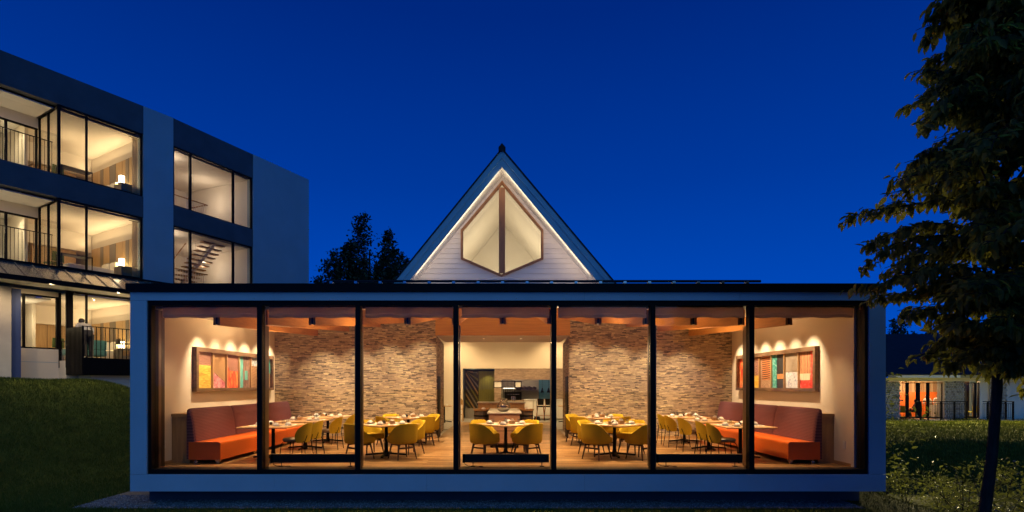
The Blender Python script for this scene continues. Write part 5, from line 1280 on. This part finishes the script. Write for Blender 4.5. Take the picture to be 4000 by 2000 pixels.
p_=frame_pt(FA,uA(343,.45),.45,tz-.008); J=standing(R(50),.12)
t_=person('person in grey shirt and dark trousers bending down on the hotel terrace',p_,ANG_A+R(180),J,ED,RA,shirt_g,hair=True); trousers(t_,J)
J=standing(R(28),.25); t_=person('waiter in white shirt bending over the restaurant sideboard',(rX(3662,RY+1.75),RY+1.75,zb),R(150),J,ED,RA,shirt_w); trousers(t_,J)
J=standing(R(40),.2); t_=person('person in white shirt bending over a restaurant table beside the waiter',(rX(3630,RY+2.3),RY+2.3,zb),R(120),J,ED,RA,shirt_w); trousers(t_,J)
J=standing(R(8),.22)
for k in list(J):
    x,y,z=J[k]
    if k not in ('lk','la','lt','rk','ra','rt'): J[k]=(x,y,z-.40)
for s_,h_ in ((-1,'l'),(1,'r')):
    J[h_+'k']=(s_*.11,.42,.52); J[h_+'a']=(s_*.11,.40,.09); J[h_+'t']=(s_*.11,.54,.035)
t_=person('seated person in dark jacket at the restaurant table',(rX(3582,RY+1.4),RY+1.4,zb),R(70),J,ED,RA,shirt_d); trousers(t_,J)

# ================================================================== TREES AND SHRUBS
def leaf_template(L=1.0, Wd=.42, fold=.10):
    return np.array([(0,0,0),(.28*L,Wd*.5,fold),(.68*L,Wd*.42,fold*.7),(L,0,-.10),(.68*L,-Wd*.42,fold*.7),(.28*L,-Wd*.5,fold),(.5*L,0,-.02)]), [(0,6,1),(1,6,2),(2,6,3),(3,6,4),(4,6,5),(5,6,0)]
LT, LF = leaf_template()
def leaf_mats(n, droop, az=None):
    az = RNG.uniform(0,2*np.pi,n) if az is None else az
    el = droop; roll = RNG.normal(0,.6,n)
    ca,sa,ce,se,cr_,sr = np.cos(az),np.sin(az),np.cos(el),np.sin(el),np.cos(roll),np.sin(roll)
    x = np.stack([ca*ce,sa*ce,se],-1); side = np.stack([-sa,ca,np.zeros(n)],-1); up = np.cross(x,side)
    y = side*cr_[:,None]+up*sr[:,None]; z = np.cross(x,y); return np.stack([x,y,z],-1)     # columns
def leaves_mesh(name, pos, mats, size, mat, parent, tpl=LT, fcs=LF):
    n=len(pos); v = np.einsum('nij,kj->nki', mats, tpl)*size[:,None,None]+pos[:,None,:]
    k=len(tpl); F=np.array(fcs); F=(np.arange(n)[:,None,None]*k+F[None]).reshape(-1,3)
    me=bpy.data.meshes.new(name); m=len(F)
    me.vertices.add(n*k); me.vertices.foreach_set('co', v.reshape(-1)); me.loops.add(3*m); me.loops.foreach_set('vertex_index', F.reshape(-1).astype(np.int32))
    me.polygons.add(m); me.polygons.foreach_set('loop_start', np.arange(0,3*m,3,dtype=np.int32)); me.update(); me.validate(); me.materials.append(mat)
    o=bpy.data.objects.new(name, me); COL.objects.link(o); o.parent=parent; return o
def branch_path(p0, az, length, rise, droop, n=6, wob=.06):
    pts=[np.array(p0,float)]; d=np.array([math.cos(az),math.sin(az),rise]); 
    for i in range(n):
        d=d/np.linalg.norm(d); pts.append(pts[-1]+d*length/n); d=d+np.array([random.uniform(-wob,wob),random.uniform(-wob,wob),-droop/n+random.uniform(-wob,wob)*.6])
    return pts
# --- the cherry tree standing in front on the right
cb=np.array([5.55,-3.9,float(ground_z(5.55,-3.9))-.1])
ct=thing('cherry_tree','tall leafy cherry tree with a thin dark leaning trunk beside the pavilion','tree',tuple(cb))
trunk=[(0,0,0),(.10,.02,.8),(.20,.03,1.5),(.28,.05,2.3),(.30,.06,3.2),(.36,.08,4.2),(.42,.08,5.2),(.46,.1,6.3),(.48,.1,7.4),(.5,.1,8.6)]
MB().tube(trunk,[.075,.062,.055,.052,.048,.042,.035,.028,.02,.01],8).build('trunk', bark, ct, smooth=True)
def trunk_at(z):
    for a_,b_ in zip(trunk[:-1],trunk[1:]):
        if a_[2]<=z<=b_[2]:
            k=(z-a_[2])/(b_[2]-a_[2]); return np.array(a_)+(np.array(b_)-np.array(a_))*k
    return np.array(trunk[-1])
limbs=MB(); LP=[];LA=[]
def twig_leaves(pts, k0, n, spread):
    for _ in range(n):
        i=random.randint(k0,len(pts)-2); f_=random.random(); p=pts[i]*(1-f_)+pts[i+1]*f_
        LP.append(p+np.array([random.gauss(0,spread),random.gauss(0,spread),random.gauss(0,spread*.8)-.01])); d=pts[i+1]-pts[i]; LA.append(math.atan2(d[1],d[0])+random.gauss(0,.8))
nb=0
for z in np.arange(2.55,8.4,.08):
    for q in range(3):
        zz=max(2.5,z+random.uniform(-.3,.3))
        prof=float(np.interp(zz,[2.5,3.0,3.4,4.0,4.8,5.4,6.1,7.0,8.5],[.5,.95,1.40,1.60,1.40,1.40,.85,.70,.35]))
        az=random.uniform(0,2*math.pi); L=prof*random.uniform(.5,1.08)*(1.35 if math.cos(az)>.2 else 1)
        p=branch_path(trunk_at(min(zz,8.5)),az,L,random.uniform(.1,1.5),random.uniform(.7,1.9),7,.2)
        limbs.tube([tuple(a_) for a_ in p],[.020*(1-i/8)+.004 for i in range(8)],5)
        for k in range(2,8):
            for s_ in (0,1,2):
                taz=az+random.choice((-1,1))*random.uniform(.4,1.2); tl_=random.uniform(.18,.42)*(1.1-.05*k)
                tp=branch_path(p[k],taz,tl_,random.uniform(-.1,.3),.7,3,.1); limbs.tube([tuple(a_) for a_ in tp],[.006,.005,.004,.003],4,cap=False)
                twig_leaves(tp,0,8,.028)
        twig_leaves(p,2,14,.05); nb+=1
limbs.build('limbs', bark, ct)
LP=np.array(LP);LA=np.array(LA); nL=len(LP)
mts=leaf_mats(nL, RNG.normal(-.85,.45,nL), LA); sz=RNG.uniform(.08,.165,nL)
# the 300 leaves that show largest stand alone, the rest is the crown
wp=LP+cb; dist=(wp[:,1]+CAM_D); pxs=1970+FPX*wp[:,0]/dist; pys=1505-FPX*(wp[:,2]-CAM_Z)/dist
score=np.where((pxs>3300)&(pxs<4000)&(pys>0)&(pys<1700), sz/dist, 0)*np.where(pxs<3720,1.5,1.0); order=np.argsort(-score); near_=order[:300]; rest=order[300:]
leaves_mesh('crown', LP[rest], mts[rest], sz[rest], leaf_m, ct)['kind']='stuff'
leaf_me=bpy.data.meshes.new('leaf'); leaf_me.from_pydata(LT.tolist(),[],LF); leaf_me.update(); leaf_me.materials.append(leaf_m)
for i in near_:
    o=bpy.data.objects.new('leaf',leaf_me); COL.objects.link(o); o.parent=ct
    o.matrix_local=Matrix.Translation(Vector(LP[i]))@Matrix(mts[i].tolist()).to_4x4()@Matrix.Scale(sz[i],4)
# --- distant and background trees: leader shoots carrying clumps of small leaves
TT,TF=leaf_template(1,.55,.05)
def far_tree(name,label,base,height,radius,n_lead,leaf,n_leaf,group=None,trunk_r=.22,up=.9,crown_from=.25):
    t_=thing(name,label,'tree',base,0,group)
    MB().tube([(0,0,-.5),(.05,0,height*.4),(0,.05,height*.8)],[trunk_r,trunk_r*.7,trunk_r*.25],7).build('trunk', bark, t_)
    lm=MB(); P=[]
    for k in range(n_lead):
        az=2*math.pi*k/n_lead*2.4+random.uniform(-.4,.4); rr=radius*math.sqrt(random.uniform(.02,1)); z0=height*random.uniform(crown_from,.55); 
        top=height*(1-.42*(rr/radius)**1.6)*random.uniform(.86,1.0)
        p0=np.array([0,0,z0]); p1=np.array([rr*math.cos(az),rr*math.sin(az),z0+(top-z0)*.45]); p2=np.array([rr*1.08*math.cos(az),rr*1.08*math.sin(az),top])
        pth=[p0,(p0+p1)/2+np.array([0,0,-.1*height*.2]),p1,(p1+p2)/2,p2]; lm.tube([tuple(a_) for a_ in pth],[trunk_r*.35,trunk_r*.28,trunk_r*.2,trunk_r*.12,.02],5)
        m_=n_leaf//n_lead; tt=np.random.default_rng(k+int(height*10)).uniform(.12,1,m_); 
        pts=np.array(pth); s_=tt*4; i=np.minimum(s_.astype(int),3); f_=(s_-i)[:,None]; c=pts[i]*(1-f_)+pts[i+1]*f_
        sp=radius*.20*(1.15-tt)[:,None]*np.array([1,1,.7]); P.append(c+RNG.normal(0,1,(m_,3))*sp)
    lm.build('limbs', bark, t_)
    P=np.concatenate(P); n=len(P); leaves_mesh('crown',P,leaf_mats(n,RNG.normal(.1,.7,n)),RNG.uniform(.6,1.3,n)*leaf,far_leaf,t_,TT,TF)['kind']='stuff'
    return t_
far_tree('evergreen_tree','dark bushy evergreen tree between the hotel and the gable',(-9.6,29.5,-.6),14.6,4.3,44,.24,42000,crown_from=.2)
gr='dark trees behind the stone restaurant'
for k,(px_,Y,h_,r_) in enumerate(((3520,40,9.6,3.2),(3640,44,8.8,3.6),(3770,42,9.0,3.8),(3900,45,10.0,4.2),(4020,43,10.5,4.2))):
    far_tree('woodland_tree','dark woodland tree rising behind the restaurant roof',((px_-1970)*(Y+CAM_D)/FPX,Y,-.6),h_,r_,18,.30,9000,gr,crown_from=.1)
# the wood goes on unseen beside the camera, added to shade the facade's right
for x_,y_,h_ in ((11.5,-9.0,11.5),(14.5,-5.5,12.5),(17.5,-10.5,13),(12.0,-15.0,12),(19.5,-2.5,12)):
    far_tree('woodland_tree','dark unseen woodland tree of the wood beside the cherry tree',(x_,y_,-.8),h_,4.2,20,.42,8000,'trees of the wood beside the cherry tree',crown_from=.12)
# --- shrubs in the gully beside the pavilion
def shrub(label,x,y,h_,r_,n,leaf,stems=7,mat=shrub_m,low=.05):
    z0=float(ground_z(x,y)); t_=thing('shrub',label,'shrub',(x,y,z0),0,'shrubs in the planted gully')
    sm_=MB(); P=[]
    for k in range(stems):
        az=random.uniform(0,6.28); p=branch_path((0,0,-.05),az,h_*random.uniform(.7,1.1),random.uniform(1.2,3.5)*h_/max(r_,.3)*.5,random.uniform(.2,1.2),6,.12)
        sm_.tube([tuple(a_) for a_ in p],[.012,.010,.009,.007,.005,.004,.002],5)
        for _ in range(n//stems):
            i=random.randint(1 if low<.3 else 3,5); f_=random.random(); c=p[i]*(1-f_)+p[i+1]*f_; P.append(c+np.array([random.gauss(0,r_*.28),random.gauss(0,r_*.28),random.gauss(0,h_*.10)]))
    sm_.build('stems', bark, t_); P=np.array(P); P[:,2]=np.maximum(P[:,2],.02); m_=len(P)
    leaves_mesh('leaves',P,leaf_mats(m_,RNG.normal(-.15,.45,m_)),RNG.uniform(.7,1.25,m_)*leaf,mat,t_)['kind']='stuff'
random.seed(21)
shrub('tall loose shrub with dark leaves growing against the pavilion corner',7.75,1.4,2.35,.50,620,.10,8,low=.4)
shrub('upright shrub with large leaves silhouetted against the lit lawn',10.9,4.8,1.75,.42,300,.12,6,low=.4)
sp=[(8.1,-.6),(8.9,.4),(9.6,-.9),(10.3,.9),(8.5,2.3),(9.8,2.6),(11.2,2.2),(12.2,3.6),(11.5,.3),(12.9,1.6),(8.4,4.4),(10.2,5.6),(12.6,5.8),(14.2,4.2),(14.0,7.2),(11.4,7.8),(9.0,6.9),(15.8,6.0),(7.9,-2.0),(9.2,-2.2),(10.6,-2.0),(13.5,-.2),(16.5,8.3)]
for k,(x,y) in enumerate(sp):
    shrub('low leafy green shrub in the gully beside the pavilion',x,y,random.uniform(.6,1.15),random.uniform(.6,.95),random.randint(520,800),random.uniform(.06,.085),9)
shrub('leggy dark leaved shrub at the foot of the cherry tree',6.35,-3.2,1.35,.5,260,.10,6,low=.4)

# ================================================================== LAMPS OF THE PAVILION
fix = M_emit('recessed_lamp', (1,.82,.55), 4)
DLM=[]
def downlight(x,y,z,watts,to=None,ang=75,blend=.7,rad=.04,col=WARM):
    to=to or (x,y,0)
    if y<BY: k_=math.floor((x+.03)/.922); x=-.03+(k_+.5)*.922                 # lamps sit between the beams
    if not DLM: DLM.extend([MB().lathe([(.045,.0),(.05,.004),(.05,.05),(0,.05)],12).build('downlight', black_metal, pav), MB().lathe([(0,-.002),(.036,-.002),(.036,-.0005)],12).build('lens', fix)]); h_=DLM[0]; l_=DLM[1]
    else: h_=share('downlight',DLM[0].data,pav); l_=share('lens',DLM[1].data,pav)
    h_.location=tuple(Vector((x,y,z))-pav.location); l_.parent=h_; l_.location=(0,0,0)
    spot('downlight_beam',(x,y,z-.012),to or (x,y,0),watts*6.2,ang,blend,col,rad)
for (c,w_) in DT: downlight(c[0]+.05,c[1]+.0,ceil_z(c[0],c[1])-.015,150,ang=88)
for where,s_,tabs,chs in SIDE:
    for (x,y) in tabs: downlight(x,y,ceil_z(x,y)-.015,105,ang=72)
# picture lights close to the side walls
for s_,xw,ya,yb in ((-1,WX0,1.70,5.80),(1,WX1,1.48,5.58)):
    for k in range(6):
        y=ya+.25+k*(yb-ya-.4)/5; x=xw-s_*.50
        downlight(x,y,ceil_z(x,y)-.015,64 if k%3!=1 else 40,(xw,y,1.95),60,1.0,.03,(1,.74,.46))
# grazing light on the brick
for s_ in (-1,1):
    for x in (2.5,3.5,4.5,5.5): downlight(s_*x,5.2,ceil_z(s_*x,5.2)-.015,62,(s_*x,6.1,.55),75,.9,.06,(1,.76,.48))
for x in (-1.1,0,1.1): downlight(x,3.6,ceil_z(x,3.6)-.015,95,(x,3.4,0),80)
for x in (-6.2,-3.6,-1.2,1.2,3.6,6.2): downlight(x,.66,ceil_z(x,.66)-.015,16,(x,1.0,.3),80,.8)  # row added along the glass to brighten the bench and ledge ends
# soft wash of the beams and ceiling
for x in (-5,-2.6,0,2.6,5): spot('beam_wash',(x-.461,3.0,2.25),(x-.461,3.0,4),120,165,.5,WARM,.1)
for x in (-5,-2.6,0,2.6,5): point('room_fill',(x-.461,2.6,2.3),24,WARM,.25)  # added fill without fixtures, evens out the light on the walls
# passage and hall
for x in (-.65,.52): downlight(x,7.2,3.049,70,(x,7.2,0),90)
for x,y in ((-1.2,11.5),(1.2,11.5),(0,13.2),(-2.2,14.2),(2.4,14.2)): spot('hall_light',(x,y,4.2),(x,y+.9,1.2),380,110,.8,(1,.68,.34))
point('hall_fill',(0,11.5,3.4),130,(1,.66,.30),.2)
point('kitchen_light',(.9,16.6,2.15),22,(1,.68,.38),.1); point('kitchen_light',(2.1,16.4,2.0),8,(1,.8,.6),.1)
spot('recess_light',(-.75,16.8,2.3),(-.85,17.2,.6),30,100,.8,(1,.80,.30)); point('recess_light',(-1.5,16.5,2.2),5,WARM,.1)
# attic behind the hexagonal window
point('attic_light',(0,10.2,5.6),110,(1,.80,.50),.3); 
# lamps tucked behind the barge boards wash the soffit and the siding from above
for s_ in (-1,1):
    o_=area('eave_wash',(ax+s_*1.35,D0+.07,i_ap[1]-1.226*1.35-.10),(0,0,0),8.5,4.1,.12,(1,.80,.54))     # slim strip lamp following the slope
    dz_=-Vector((s_*.25,.85,.25)).normalized(); dx_=Vector((s_*1.0,0,-1.226)); dx_=(dx_-dz_*dx_.dot(dz_)).normalized(); dy_=dz_.cross(dx_)
    o_.rotation_euler=Matrix((dx_,dy_,dz_)).transposed().to_euler()
    area('gable_wash',(s_*1.5,6.95,4.35),(s_*1.3,7.68,6.2),4.5,2.2,.12,(1,.84,.76))
for u_ in (.8,2.4,4.4,6.0): spot('canopy_wash',frame_pt(FA,u_,.9,4.85),frame_pt(FA,u_,3.4,1.5),260,140,.8,(1,.80,.42)); spot('canopy_wash',frame_pt(FA,u_,.85,4.8),frame_pt(FA,u_,-.5,2.8),75,130,.8,(1,.70,.36))  # outward spots added to brighten the mound, the others wash the wall
